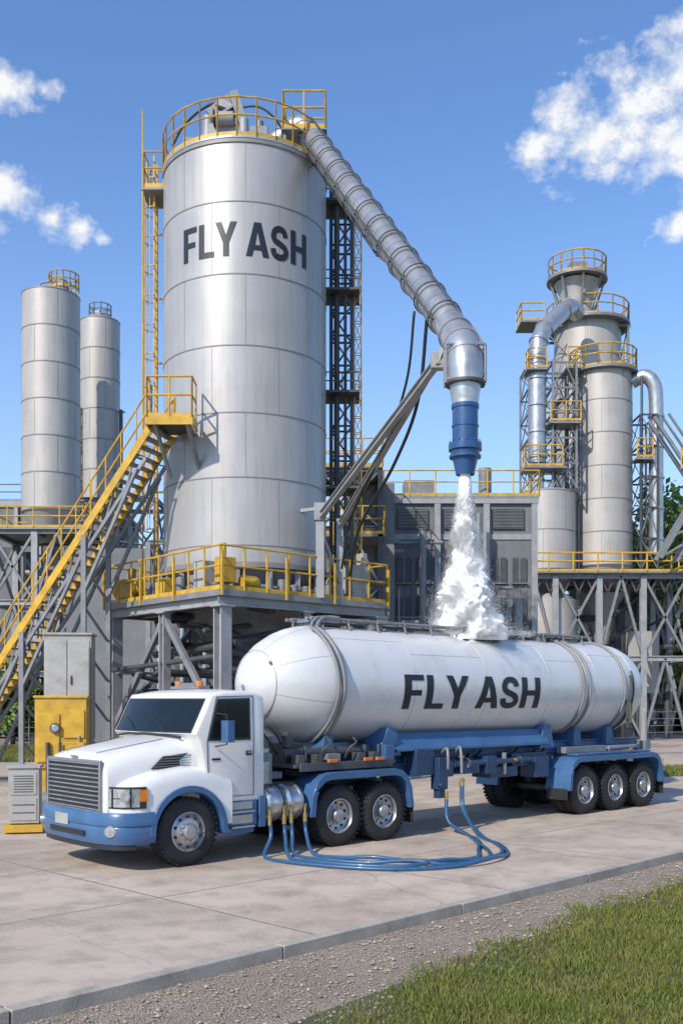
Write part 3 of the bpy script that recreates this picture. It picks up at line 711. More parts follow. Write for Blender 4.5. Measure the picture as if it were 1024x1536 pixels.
for far in(False,True):
    f=(lambda w: WD-w) if far else (lambda w:w)
    pth=[(-.76,f(-.015)),(-.86,f(.003)),(-.98,f(.058)),(-1.08,f(.15)),(-1.155,f(.285)),(-1.18,f(.36))]
    t=-.05 if not far else .05
    p.use('black_plastic'); p.ribbon([(a-.0,b) for a,b in pth],.945,1.265,t*.8)
    p.use('lamp_glass'); pth2=[(a-.006,b+(.008 if far else -.008)) for a,b in pth]; p.ribbon(pth2[1:],.97,1.235,t)
    p.use('amber_lens'); p.ribbon([(pth2[0][0]+.02,pth2[0][1]),pth2[1]],1.05,1.225,t)
    p.use('black_plastic')
    sp_=sw([pth2[2],pth2[3],pth2[4]],[(0.004,1.09),(0.004,1.105),(.0,1.105),(.0,1.09)]); p.loft(sp_)
    for q in(pth2[2],pth2[4]): p.box((q[0]-.005,q[1],1.10),(.02,.02,.27))
    c_=Vector((-1.04,f(.10),1.13)); nn=Vector((-.70,(-.71 if not far else .71),0)); p.use('aluminium'); p.cyl(c_,c_+nn*.05,.075,n=20); p.use('lamp_glass'); p.cyl(c_+nn*.05,c_+nn*.06,.06,n=20)
    c_=Vector((-1.235,f(.2),.62)); nn=Vector((-.75,(-.66 if not far else .66),0)); p.use('aluminium'); p.cyl(c_-nn*.04,c_+nn*.025,.085,n=20); p.use('lamp_glass'); p.cyl(c_,c_+nn*.03,.07,n=20)
p.done(ang=30)
p=Part('cab',tk,'white_paint')
def bulge(w): return .13*(1-((w-WD/2)/(WD/2))**2)
def csec(w,ins=0):
    b=bulge(w); z3=2.70-.05*abs((w-WD/2)/(WD/2))**3
    pr=[(.66,.92),(.36,1.30),(.22-b*.5,1.92),(.14-b,2.02),(.42-b*.8,2.58),(.46-b*.75,2.64),(.54-b*.4,z3-.01),(.70,z3+.02),(1.0,z3+.035),(1.30,z3+.015),(1.40,z3-.02),(1.46,2.60),(1.48,2.4),(1.48,.92)]
    cx,cz=.95,1.8
    return [(cx+(x-cx)*(1-ins),w,cz+(z-cz)*(1-ins*.8)) for x,z in pr]
p.loft([csec(.05,.06),csec(.058,.03),csec(.075,.012),csec(.11,0)]+[csec(w) for w in(.3,.6,.95,1.3,1.65,2.0,2.3,2.49)]+[csec(2.525,.012),csec(2.542,.03),csec(2.55,.06)])
p.done(ang=50)
p=Part('windscreen_and_windows',tk,'black_plastic','window_glass')
def wsp(w,t,off):
    b=bulge(w); s=(.14-b)+(.28+b*.2)*t; z=2.02+.56*t
    return (s-.9*off,w,z+.43*off)
def screen(w0,w1,t0,t1,off,n=14):
    g=[[wsp(w0+(w1-w0)*i/n,t,off) for i in range(n+1)] for t in(t0,t1)]
    vs=g[0]+g[1]; p.add(vs,[(i,i+1,i+n+2,i+n+1) for i in range(n)])
p.use('black_plastic'); screen(.14,2.46,.02,.99,.008)
p.use('window_glass'); screen(.18,2.42,.06,.95,.012)
p.use('black_plastic')
for w in(.75,1.65): p.tube([wsp(w,.04,.02),wsp(w+.25,.25,.025),wsp(w+.55,.42,.02)],.009,5)
for sg,w0 in((-1,.047),(1,WD-.047)):
    p.use('black_plastic'); p.prism([(.37,1.91),(.545,2.565),(1.17,2.585),(1.19,1.91)],w0+sg*.0,w0+sg*.006)
    p.use('window_glass'); p.prism([(.41,1.95),(.575,2.53),(1.135,2.55),(1.15,1.95)],w0+sg*.006,w0+sg*.010)
    p.use('black_plastic')
    p.beam((.66,w0+sg*.008,1.95),(.68,w0+sg*.008,2.53),.015,.008)
    dl=[(.375,1.3),(.35,1.9),(.53,2.60),(1.23,2.62),(1.25,1.9),(1.25,1.02),(.70,1.02),(.66,1.15)]
    for a,b_ in zip(dl,dl[1:]+dl[:1]): p.beam((a[0],w0+sg*.001,a[1]),(b_[0],w0+sg*.001,b_[1]),.008,.009)
    p.box((1.15,w0+sg*.015,1.70),(.10,.03,.07)); p.use('aluminium'); p.box((1.15,w0+sg*.032,1.71),(.085,.01,.025)); p.use('black_plastic')
    p.box((.52,w0+sg*.004,1.62),(.16,.006,.035))
p.done()
p=Part('mirrors_and_roof_lights',tk,'blue_paint','black_plastic')
for sg,w0 in((-1,-.16),(1,WD+.16)):
    p.use('blue_paint'); p.box((.60,w0,2.06),(.13,.18,.34)); p.use('black_plastic'); p.box((.672,w0,2.06),(.012,.15,.30))
    p.tube([(.53,w0-sg*.2,2.34),(.58,w0,2.32),(.58,w0,1.86),(.50,w0-sg*.2,1.82)],.014,6)
p.use('grey_steel'); p.box((1.15,1.75,2.765),(.22,.9,.05)); p.box((1.15,1.75,2.81),(.16,.5,.07))
p.use('amber_lens'); p.cyl((1.15,1.45,2.79),(1.15,1.45,2.875),.075,n=20); p.cyl((1.15,2.08,2.79),(1.15,2.08,2.875),.075,n=20)
p.done(bevel=.02,seg=3)
p=Part('steps_and_fuel_tanks',tk,'blue_paint','aluminium')
for f in(lambda w:w,lambda w:WD-w):
    p.use('blue_paint'); p.box((1.04,f(.22),.74),(.56,.34,.40)); p.box((1.04,f(.24),.47),(.5,.3,.12)); p.box((1.42,f(.20),.74),(.12,.36,.5))
    p.use('aluminium'); p.box((1.02,f(.035),.76),(.46,.06,.03)); p.box((1.02,f(.035),.52),(.46,.08,.03)); p.box((1.02,f(.043),.64),(.42,.012,.14)); p.box((1.02,f(.043),.86),(.42,.012,.12))
p.done(bevel=.02)
p=Part('side_air_tanks',tk,'aluminium')
for f in(lambda w:w,lambda w:WD-w):
    for s0,s1 in((1.50,1.92),(1.95,2.37)):
        p.use('aluminium'); p.lathe([(0,s0),(.2,s0+.01),(.27,s0+.04),(.30,s0+.08),(.30,s1-.08),(.27,s1-.04),(.2,s1-.01),(0,s1)],c=(0,f(.33),.83),axis='x',n=32)
    p.use('wheel_steel')
    for s in(1.62,1.80,2.07,2.25): p.lathe([(.302,s-.022),(.312,s-.02),(.312,s+.02),(.302,s+.022)],c=(0,f(.33),.83),axis='x',n=32)
    p.use('brass'); 
    for s in(1.56,1.86,2.01,2.31): p.cyl((s,f(.02),.76),(s,f(.02),.60),.022,n=10); p.box((s,f(.02),.78),(.04,.05,.05))
p.done(ang=30)
p=Part('chassis',tk,'dark_steel')
for w in(.85,1.75): p.box((2.2,w,.93),(6.2,.09,.26))
for s in(.0,3.12,4.22): p.cyl((s,.3,.53),(s,2.3,.53),.09); 
for s in(3.12,4.22): p.lathe([(0,1.05),(.15,1.06),(.22,1.2),(.22,1.4),(.15,1.54),(0,1.55)],c=(s,0,.53),axis='y',n=20)
p.box((.3,1.3,.85),(1.6,.7,.6)); p.box((1.6,1.3,1.15),(.16,2.2,.2))
for s in(2.9,3.67,4.5): p.box((s,1.3,.95),(.1,1.9,.12))
p.use('grey_steel'); p.box((1.66,.42,1.40),(.26,.34,.52)); p.cyl((1.75,.72,1.1),(1.75,.72,1.9),.1); p.box((2.0,.8,1.26),(.5,.5,.12))
p.use('aluminium'); p.cyl((1.70,.40,1.66),(1.70,.40,1.74),.12); p.box((1.60,.2,1.35),(.12,.08,.36))
p.use('dark_steel'); p.box((3.67,1.3,1.2),(1.0,1.0,.12)); p.box((3.0,1.3,1.12),(2.2,1.6,.06))
p.tube(bez([(1.7,.6,1.9),(2.,.6,2.1),(2.4,.7,1.7),(2.7,.8,1.4)]),.02,6); p.tube(bez([(1.7,.9,1.9),(2.05,.9,2.0),(2.4,.9,1.6),(2.7,.9,1.4)]),.02,6)
p.done(bevel=.012)
def fender_outline(a,b):
    return [(a-.06,.56),(a+.0,.95),(a+.10,1.15),(a+.24,1.26),(a+.42,1.30),(b-.42,1.30),(b-.24,1.26),(b-.10,1.15),(b,.95),(b+.06,.56),(b-.05,.56),(b-.09,.90),(b-.17,1.06),(b-.29,1.15),(b-.42,1.175),(a+.42,1.175),(a+.29,1.15),(a+.17,1.06),(a+.09,.90),(a+.05,.56)]
p=Part('drive_fenders',tk,'blue_paint')
for w0,w1 in((-.02,.62),(WD-.62,WD+.02)): p.prism(fender_outline(2.47,4.86),w0,w1)
for w in (.03,WD-.03):
    p.use('black_plastic'); p.box((4.93,w+(.25 if w<1 else -.25),.42),(.015,.52,.3)); p.use('blue_paint')
p.done(bevel=.015)

# ------------------------------------------------------------------ trailer
tl=empty('tank_trailer',(-2.32,15.28,0),YAW)
TC,TZ,TR=1.3,2.83,1.09
p=Part('tank',tl,'tank_paint')
p.lathe([(0,1.98),(.2,2.0),(.42,2.09),(.60,2.23),(.80,2.48),(.95,2.76),(1.03,2.98),(1.075,3.18),(TR,3.34),(TR,12.7),(1.075,12.95),(1.0,13.22),(.85,13.48),(.6,13.7),(.3,13.82),(0,13.85)],c=(0,TC,TZ),axis='x',n=96)
p.done(ang=40)
p=Part('tank_seams',tl,'tank_weld')
for s in(3.34,5.2,7.3,9.4,11.2,12.7): p.lathe([(TR,s-.007),(TR+.004,s-.005),(TR+.004,s+.005),(TR,s+.007)],c=(0,TC,TZ),axis='x',n=96)
p.lathe([(.60,2.222),(.612,2.228),(.612,2.238),(.61,2.242)],c=(0,TC,TZ),axis='x',n=64)
for a in arc(8,0,2*math.pi)[:-1]:
    a+=.3; pts=[(s,TC-(r+.001)*math.sin(a),TZ+(r+.001)*math.cos(a)) for r,s in((.60,2.23),(.80,2.48),(.95,2.76),(1.03,2.98),(1.075,3.18),(TR,3.34))]; p.tube(pts,.004,5)
for s0,s1,th in((3.34,5.2,.7),(5.2,7.3,1.0),(7.3,9.4,.6),(9.4,11.2,1.),(11.2,12.7,.8)):
    p.beam((s0,TC-TR*math.sin(th),TZ+TR*math.cos(th)),(s1,TC-TR*math.sin(th),TZ+TR*math.cos(th)),.007,.007)
p.use('aluminium'); p.cyl((1.97,TC+.02,TZ-.05),(2.02,TC+.02,TZ-.05),.05)
p.cyl((2.2,TC-.45,TZ+.38),(2.12,TC-.5,TZ+.42),.03)
p.done()
def ft(u,v):
    th=math.pi/2-(v-.13)/TR; r=TR+.010
    return Vector((6.97+u,TC-r*math.sin(th),TZ+r*math.cos(th)-.0))
lettering('lettering',tl,ft,4.15,.66,2,8)
def hoop(p,s,r,a0,a1,rr,n=28): p.tube([(s,TC-r*math.sin(a),TZ+r*math.cos(a)) for a in arc(n,a0,a1)],rr,8)
p=Part('top_walkway_and_hoops',tl,'grey_steel')
zr=TZ+TR+.13
for w in(.98,1.12,1.55,1.70):
    p.tube([(3.25,w,zr),(11.9,w,zr)],.034,6)
p.box((7.6,1.33,zr-.05),(8.5,.36,.02))
for s in np.arange(3.4,12.,.75):
    p.beam((s,.92,zr-.02),(s,1.74,zr-.02),.05,.04); p.tube([(s,.98,zr),(s,.90,TZ+TR-.10)],.022,6); p.tube([(s,1.66,zr),(s,1.7,TZ+TR-.08)],.022,6)
hatch=lambda s:(p.cyl((s,1.3,TZ+TR-.04),(s,1.3,TZ+TR+.12),.27),p.cyl((s,1.3,TZ+TR+.12),(s,1.3,TZ+TR+.16),.30))
for s in(5.,10.3): hatch(s)
r0=TR+.05
for ds,rr in((0,.042),(-.13,.03)):
    pts=[(3.9,.98+ds*.4,zr+.02),(3.5+ds,.94,zr+.01)]+[(3.30+ds-.04*math.sin(3*a),TC-(r0)*math.sin(a),TZ+r0*math.cos(a)) for a in arc(22,.42,2.75)]
    p.tube(bez(pts,2),rr,10)
for s in(10.62,10.86): hoop(p,s,TR+.035,-.3,2.7,.032)
hoop(p,12.3,TR+.03,-.4,2.7,.03)
p.done(ang=40)
p=Part('rear_gear',tl,'brass','dark_steel')
p.use('dark_steel'); hoop(p,12.5,TR+.07,1.3,2.6,.03); hoop(p,12.62,TR+.05,1.2,2.5,.025)
for z,dz in((2.3,.5),(2.0,.2)): p.box((12.45,TC-TR-.02,z),(.12,.08,dz))
p.use('brass'); p.cyl((12.45,.17,2.0),(12.45,.17,2.5),.03); p.box((12.55,.2,2.35),(.08,.06,.14))
p.done()
p=Part('frame',tl,'blue_paint')
for w in(.75,1.85): p.ibeam((2.7,w,1.50),(13.7,w,1.50),.14,.26,.03)
prof=[(.34,1.62),(.42,1.60),(2.18,1.60),(2.26,1.62),(2.10,1.92),(2.0,1.92),(1.9,1.86),(.7,1.86),(.6,1.92),(.50,1.92)]
p.loft([[(s,w,z) for w,z in prof] for s in(4.75,9.55)])
p.box((7.2,.37,1.60),(4.7,.06,.05))
for s in(4.75,9.55): p.prism([(s-.25,1.5),(s+.25,1.5),(s+.12,2.02),(s-.12,2.02)],.40,2.2)
for s in(3.3,10.9,12.2): p.prism([(s-.15,1.5),(s+.15,1.5),(s+.1,1.93),(s-.1,1.93)],.55,2.05)
p.use('dark_blue_paint')
for s in np.arange(3.0,13.5,.85): p.box((s,1.3,1.47),(.09,1.1,.16))
for w in(.62,1.98): p.ibeam((5.0,w,1.24),(10.,w,1.24),.12,.22,.025); 
for s in(5.3,7.2,8.4,9.4): p.box((s,.62,1.36),(.08,.1,.2)); p.beam((s,.62,1.2),(s+.4,.62,1.5),.06)
p.box((5.55,.55,1.35),(.5,.5,.5)); p.box((9.3,.55,1.1),(.5,.4,.45)); p.box((8.0,.6,1.05),(.9,.5,.22)); p.box((9.0,.5,1.28),(1.2,.08,.28))
p.done(bevel=.01)
p=Part('landing_gear_and_valves',tl,'dark_blue_paint')
for w in(.30,2.3):
    p.box((5.95,w,1.12),(.26,.22,.62)); p.box((5.95,w,.74),(.18,.15,.2)); p.box((6.15,w,1.2),(.2,.2,.3)); p.cyl((5.85,w-.1,.9),(5.85,w-.17,.9),.05)
p.box((6.9,.5,1.2),(.5,.4,.26)); p.box((7.5,.42,1.22),(.3,.3,.36))
p.cyl((6.3,.35,1.28),(8.9,.35,1.28),.06)
for s in(6.4,7.7,8.5): p.cyl((s-.03,.35,1.28),(s+.03,.35,1.28),.09)
p.use('grey_steel'); p.cyl((8.0,.35,1.0),(8.0,.35,1.45),.05); p.cyl((6.77,.35,1.28),(6.83,.35,1.28),.11)
p.tube(bez([(6.5,.4,1.5),(6.48,.25,1.62),(6.42,.15,1.45),(6.4,.12,1.1)]),.03); p.tube(bez([(6.1,.4,1.5),(6.05,.2,1.6),(6.0,.12,1.45),(6.0,.12,1.2)]),.03)
p.use('brass'); p.cyl((6.42,.12,1.02),(6.42,.12,.92),.04); p.cyl((5.95,.12,.78),(5.95,.12,.62),.035); p.box((6.6,.3,1.42),(.12,.06,.05)); p.box((8.3,.28,1.3),(.1,.06,.06))
p.done(bevel=.01)
p=Part('front_deck',tl,'dark_steel')
p.box((3.4,1.3,1.42),(2.4,2.3,.06)); p.box((3.4,.14,1.40),(2.2,.05,.14)); 
for s in(2.35,2.75,3.75,4.1): p.box((s,.25,1.53),(.16,.18,.16)); p.cyl((s+.2,.3,1.45),(s+.2,.3,1.74),.035)
p.use('grey_steel'); p.box((3.1,.25,1.54),(.3,.16,.14)); 
p.use('dark_steel'); p.cyl((2.2,.5,1.62),(4.2,.5,1.62),.09); p.box((2.6,.9,1.62),(.4,.5,.35)); p.box((2.35,.55,1.86),(.14,.14,.26))
for s in(2.9,3.5): p.tube(bez([(s,.35,1.5),(s,.2,1.7),(s+.15,.2,1.8),(s+.25,.45,1.9)]),.022)
p.use('amber_lens'); 
for s in(3.0,3.85,4.15): p.box((s,.10,1.49),(.2,.05,.06))
p.use('blue_paint'); p.box((4.45,.4,1.55),(.22,.5,.34)); p.box((4.62,.6,1.75),(.3,.5,.5),Matrix.Rotation(.5,3,'Y'))
p.done(bevel=.01)
tp=Part('tyres',tl,'tyre_rubber'); rp=Part('wheel_rims',tl,'wheel_steel')
for s in(10.47,11.66,12.85):
    wheel(tp,rp,s,.03,-1,'drive'); wheel(tp,rp,s,WD-.03,1,'drive'); wheel(tp,rp,s,.36,-1,'drive'); wheel(tp,rp,s,WD-.36,1,'drive')
tp.done(ang=30); rp.done(ang=35)
p=Part('axles_and_suspension',tl,'dark_steel')
for s in(10.47,11.66,12.85):
    p.cyl((s,.3,.53),(s,2.3,.53),.08); 
    for w in(.8,1.8): p.box((s-.2,w,.85),(.7,.1,.12)); p.cyl((s+.25,w,.6),(s+.25,w,1.2),.14); p.box((s-.5,w,1.1),(.16,.12,.5))
p.box((13.75,1.3,.95),(.1,2.3,.12)); p.box((13.75,.8,1.15),(.1,.1,.4)); p.box((13.75,1.8,1.15),(.1,.1,.4))
p.done(bevel=.01)
p=Part('fenders',tl,'blue_paint')
for w0,w1 in((-.03,.62),(WD-.62,WD+.03)): p.prism(fender_outline(9.83,13.62),w0,w1)
p.box((11.7,.2,1.33),(3.0,.3,.04))
p.use('black_plastic'); p.box((13.69,.28,.42),(.015,.55,.3)); p.box((9.74,.28,.48),(.015,.55,.25))
p.use('grey_steel'); p.box((11.,.5,1.42),(1.6,.25,.14)); p.cyl((11.9,.4,1.42),(13.2,.4,1.42),.06); p.box((13.4,.4,1.45),(.25,.3,.2))
p.use('amber_lens'); p.box((12.3,.03,1.40),(.1,.03,.05)); p.box((13.6,-.035,1.1),(.05,.015,.07))
p.done(bevel=.012)

# ------------------------------------------------------------------ hoses
M=Matrix.Translation((-2.32,15.28,0))@Matrix.Rotation(YAW,4,'Z')
starts=[(1.56,.02),(1.86,.02),(2.01,.02),(2.31,.02)]
gp=[
 [(-1.22,16.0),(-.8,15.5),(.05,15.02),(.9,14.85),(1.7,15.1),(2.35,15.6),(2.72,16.4),(2.75,17.4),(2.55,18.5)],
 [(-.82,15.95),(-.4,15.55),(.2,15.22),(.95,15.1),(1.6,15.42),(2.1,15.72),(2.58,16.3),(2.72,17.2),(2.6,18.6)],
 [(-.75,16.25),(-.25,15.75),(.4,15.45),(1.05,15.35),(1.65,15.28),(2.3,15.85),(2.45,16.6),(2.4,17.6),(2.36,18.6)],
 [(-.45,16.35),(.0,15.95),(.5,15.68),(1.1,15.6),(1.7,15.68),(2.15,15.95),(2.3,16.8),(2.45,17.9),(2.32,18.8)]]
ends=[(6.42,.12,.95),(6.40,.14,.95),(5.95,.12,.65),(5.93,.10,.65)]
for i in range(4):
    h=empty('supply_hose')
    s=M@Vector((starts[i][0],starts[i][1],.62)); e=M@Vector(ends[i])
    pts=[s,s+Vector((.02,-.03,-.3))]+[Vector((x,y,.033+ (.05 if 1<j<6 and (i+j)%5==0 else 0))) for j,(x,y) in enumerate(gp[i])]+[e+Vector((.02,-.15,-.55 if i<2 else -.42)),e]
    p=Part('hose',h,'hose_rubber'); p.tube(bez(pts,9),.032,10); p.done(ang=60)
    p=Part('coupling',h,'brass'); p.cyl(s+Vector((0,0,.03)),s-Vector((0,0,.12)),.036,n=12); p.cyl(e-Vector((0,.01,.10)),e,.038,n=12); p.done(ang=30)

# ------------------------------------------------------------------ cabinets at left
cb=empty('yellow_control_cabinet',(-7.05,25.3,0),R(8))
p=Part('body',cb,'yellow_paint'); p.box((0,0,1.72),(1.25,.8,1.75)); p.box((0,0,.42),(1.1,.7,.85)); p.box((0,0,2.63),(1.32,.88,.06)); p.box((-.3,-.42,1.6),(.55,.04,1.2)); p.box((.33,-.42,1.95),(.5,.04,.7)); p.box((.33,-.42,1.2),(.5,.04,.6))
p.use('dark_steel'); p.cyl((-.12,-.44,1.85),(-.12,-.52,1.85),.13); p.use('aluminium'); p.cyl((-.12,-.52,1.85),(-.12,-.54,1.85),.09); p.box((.45,-.45,1.6),(.05,.05,.14)); p.use('dark_steel'); p.cyl((-.3,-.5,.2),(-.3,-.5,1.5),.05); p.cyl((0,-.5,.2),(0,-.5,1.5),.04); p.box((.3,-.46,.9),(.3,.1,.2))
p.done(bevel=.02)
cb=empty('grey_electrical_cabinet',(-7.6,28.0,0),R(6))
p=Part('body',cb,'cabinet_paint'); p.box((0,0,2.9),(1.28,.8,2.9)); p.box((-.3,-.41,3.2),(.55,.03,2.0)); p.box((.32,-.41,3.2),(.55,.03,2.0)); p.box((0,0,4.38),(1.36,.9,.06)); p.box((0,0,.75),(1.2,.75,1.5))
p.use('dark_steel'); p.box((.1,-.44,3.1),(.04,.04,.25)); p.box((.45,-.44,2.4),(.12,.03,.3)); p.box((-.35,-.44,2.6),(.2,.02,.14)); p.tube([(.6,-.45,4.),(.6,-.45,1.)],.03)
p.done(bevel=.02)
cb=empty('utility_cabinet',(-6.1,19.3,0),R(10))
p=Part('body',cb,'cabinet_paint'); p.box((0,0,.72),(.56,.5,1.05)); p.box((0,0,1.27),(.62,.56,.05)); p.box((0,-.255,.95),(.48,.02,.42)); p.box((0,-.255,.46),(.48,.02,.42))
p.use('dark_steel')
for z in np.arange(.8,1.12,.05): p.box((0,-.268,z),(.36,.008,.018))
for z in (.4,.55): p.box((0,-.268,z),(.4,.008,.02))
p.use('yellow_paint'); p.box((0,0,.10),(.72,.66,.14)); 
p.done(bevel=.015)
cb=empty('pump_skid',(-5.9,20.8,0),R(10))
p=Part('body',cb,'grey_steel'); p.box((0,0,.1),(.9,.6,.2)); p.cyl((-.3,0,.45),(.3,0,.45),.2); p.cyl((0,0,.4),(0,0,.95),.06); p.use('yellow_paint'); p.box((.32,0,.42),(.15,.3,.4)); p.done(bevel=.01)

# ------------------------------------------------------------------ background plant helpers
def ringrail(p,cx,cy,r,z,h=1.1,n=14,rr=.035):
    p.rail([(cx+r*math.cos(2*math.pi*i/n),cy+r*math.sin(2*math.pi*i/n),z) for i in range(n)],h,rr,5,closed=True)
def bgsilo(parent,nm,cx,cy,r,z0,z1,nr,ring=.03):
    p=Part(nm,parent,'far_silo_paint'); p.lathe([(r,z0),(r,z1),(r*.9,z1+.12),(0,z1+.5)],c=(cx,cy,0),n=56); p.lathe([(r*.98,z0),(r*.35,z0-r*1.1)],c=(cx,cy,0),n=40)
    p.use('band_steel')
    for i in range(nr+1):
        z=z0+(z1-z0)*i/nr; p.lathe([(r,z-.035),(r+ring*.7,z-.03),(r+ring*.7,z+.03),(r,z+.035)],c=(cx,cy,0),n=56)
    for i in range(nr):
        za,zb=z0+(z1-z0)*i/nr,z0+(z1-z0)*(i+1)/nr
        for j in range(4):
            a=j*math.pi/2+(.8 if i%2 else 0)-.3; p.box((cx+r*math.cos(a),cy+r*math.sin(a),(za+zb)/2),(.02,.02,zb-za-.1),Matrix.Rotation(a,3,'Z'))
    p.done(ang=30)
def frame(parent,nm,x0,x1,y0,y1,z0,z1,nx,ny,levels,w=.35,m1='light_steel',m2='grey_steel'):
    p=Part(nm,parent,m1)
    xs=[x0+(x1-x0)*i/nx for i in range(nx+1)]; ys=[y0+(y1-y0)*i/ny for i in range(ny+1)]
    for x in xs:
        for y in ys: p.ibeam((x,y,z0),(x,y,z1),w,w,.06)
    zl=[z0+(z1-z0)*i/levels for i in range(1,levels+1)]
    for z in zl:
        for y in ys: p.ibeam((x0,y,z),(x1,y,z),w*.7,w*.9,.05)
        for x in xs: p.ibeam((x,y0,z),(x,y1,z),w*.7,w*.9,.05)
    p.use(m2); lo=z0
    for li,z in enumerate(zl):
        for y in(y0,y1):
            for i in range(nx):
                xa,xb=xs[i],xs[i+1]; xm=(xa+xb)/2
                if (i+li)%2: p.beam((xa,y,lo),(xm,y,z),w*.45); p.beam((xb,y,lo),(xm,y,z),w*.45)
                else: p.beam((xa,y,lo),(xb,y,z),w*.4); p.beam((xb,y,lo),(xa,y,z),w*.4)
        for x in(x0,x1):
            for i in range(ny): p.beam((x,ys[i],lo),(x,ys[i+1],z),w*.4); p.beam((x,ys[i+1],lo),(x,ys[i],z),w*.4)
        lo=z
    p.done()
def deck(parent,nm,x0,x1,y0,y1,z,m='yellow_paint',step=1.6,h=1.15,r=.04):
    p=Part(nm,parent,m); p.rail([(x0,y0,z+.05),(x1,y0,z+.05),(x1,y1,z+.05),(x0,y1,z+.05)],h,r,step,closed=True); p.use('grey_steel'); p.box(((x0+x1)/2,(y0+y1)/2,z),(x1-x0,y1-y0,.1)); p.done()

e=empty('storage_silo'); bgsilo(e,'shell',-16.85,58,1.64,13.4,25.9,6)
p=Part('roof_railing',e,'yellow_paint'); ringrail(p,-16.1,58,.85,26.3,.9); p.use('grey_steel'); p.box((-16.4,58,26.5),(1,.8,.7)); p.tube([(-17.6,57.6,26),(-17.3,57.6,26.6),(-16.8,57.6,26.7)],.06); p.done()
e=empty('storage_silo'); bgsilo(e,'shell',-15.45,64,1.25,15.2,26.7,6)
p=Part('roof_railing',e,'grey_steel'); ringrail(p,-15.45,64,.7,27.,.8,10); p.use('galvanised'); p.box((-15.5,64,27.2),(.6,.6,.5)); p.use('dark_steel'); lattice(p,-16.7,63.3,.5,5,21,1.2,.08,.05,'dark_steel','yellow_paint'); p.tube([(-14.0,63.5,6),(-14.0,63.5,21)],.12); p.tube([(-13.85,64,21),(-14.4,64,21)],.05); p.done()
e=empty('silo_support_frame'); frame(e,'steelwork',-19.6,-14.6,55.8,60.2,0,12.0,2,1,3); deck(e,'deck',-20,-14.2,55.5,60.5,12.1,r=.045)
frame(e,'rear_steelwork',-17,-11.5,62,66,0,15,2,1,4,.3,'grey_steel')
p=Part('pipes',e,'grey_steel')
for i in range(18):
    x=random.uniform(-20,-11); z=random.uniform(2,12); p.tube([(x,random.uniform(57,64),z),(x+random.uniform(1,5),60,z)],random.uniform(.06,.22))
for i in range(12):
    x=random.uniform(-20,-10); p.tube([(x,61,0),(x,61,random.uniform(4,13))],random.uniform(.08,.3))
p.lathe([(1.1,0),(1.1,5.5),(.3,6.2)],c=(-12.3,60,0)); p.box((-14,62,3),(3,3,6)); p.done()

e=empty('process_tower')
bgsilo(e,'main_vessel',17.25,66,1.88,11.3,24.1,6)
bgsilo(e,'rear_vessel',17.7,72,2.35,12.,29.4,7)
bgsilo(e,'surge_tank',13.3,65,1.88,10.9,15.9,2)
p=Part('ring_platforms',e,'yellow_paint')
for cx,cy,r,z in((17.25,66,2.15,24.1),(17.7,72,2.9,29.4),(16.6,70.5,2.0,32.2)):
    ringrail(p,cx,cy,r,z,1.35,16,.05); p.use('grey_steel'); p.lathe([(0,z),(r+.1,z),(r+.1,z-.18),(0,z-.2)],c=(cx,cy,0),n=32); p.use('yellow_paint')
p.rail([(14.2,70,29.2),(12.6,70,29.2),(12.6,72,29.2)],1.2,.05,1.2); p.rail([(11.6,64,17.3),(11.6,62.8,17.3),(13.9,62.8,17.3)],1.3,.045,.8); p.rail([(11.8,64,23.5),(11.8,62.8,23.5),(12.9,62.8,23.5)],1.2,.045,.8)
p.rail([(14.5,64,24.),(15.3,64,24.),(15.3,66,24)],1.2,.045,.8)
p.rail([(13.2,63.0,20.2),(15.1,63.0,20.2)],1.2,.045,.8); p.rail([(19.0,64.2,18.2),(20.0,64.2,18.2)],1.2,.045,.5)
p.use('grey_steel'); p.box((13.5,71,29.1),(1.9,2.2,.12)); p.box((12.8,63.5,17.2),(2.6,1.6,.12)); p.box((12.3,63.5,23.4),(1.3,1.5,.12)); p.box((14.9,65,23.9),(1.,2.,.12))
p.box((14.1,63.9,20.1),(2.,1.8,.12)); p.box((19.5,64.8,18.1),(1.1,1.2,.12))
p.use('far_silo_paint'); p.lathe([(1.2,29.5),(1.2,31.2),(1.6,31.9)],c=(16.6,70.5,0)); p.use('grey_steel'); p.box((16.6,70.5,32.8),(1.2,1.2,.9))
for a in arc(8,0,2*math.pi)[:-1]: p.beam((16.6+1.1*math.cos(a),70.5+1.1*math.sin(a),29.6),(16.6+1.9*math.cos(a),70.5+1.9*math.sin(a),32.),.12)
p.done()
frame(e,'tower_frame',14.0,20.2,70.5,74,12,29,2,1,5,.18,'grey_steel','grey_steel')
frame(e,'pipe_frame',11.9,14.9,63.4,66.5,16,24.,2,1,5,.13,'grey_steel','grey_steel')
frame(e,'side_frame',19.3,20.4,64.5,67,11,21,1,1,5,.12,'dark_steel','grey_steel')
p=Part('ducts',e,'galvanised')
dp=[Vector(q) for q in((16.0,68,28.9),(15.4,67,29.0),(14.6,65.8,28.2),(13.0,64.2,26.4),(12.55,63.7,25.4),(12.45,63.6,24.2),(12.45,63.6,17.6))]
p.tube(dp,.56,24)
for i in range(1,6): t=(dp[i+1]-dp[i-1]).normalized(); p.cyl(dp[i]-t*.05,dp[i]+t*.05,.62)
for z in(18,19.6,21.3,23.):p.cyl((12.45,63.6,z-.06),(12.45,63.6,z+.06),.64)
p.tube(bez([(19.0,65.5,23.4),(19.7,65.2,23.7),(20.25,65,23.2),(20.45,65,22.),(20.45,65,18.),(20.45,65,12.)],3),.46,20)
for z in(13,15,17,19,21): p.cyl((20.45,65,z-.06),(20.45,65,z+.06),.53)
p.use('dark_steel')
for x in(14.6,15.0,15.3,19.4): p.tube([(x,64.6,11),(x,64.6,23.5)],.09)
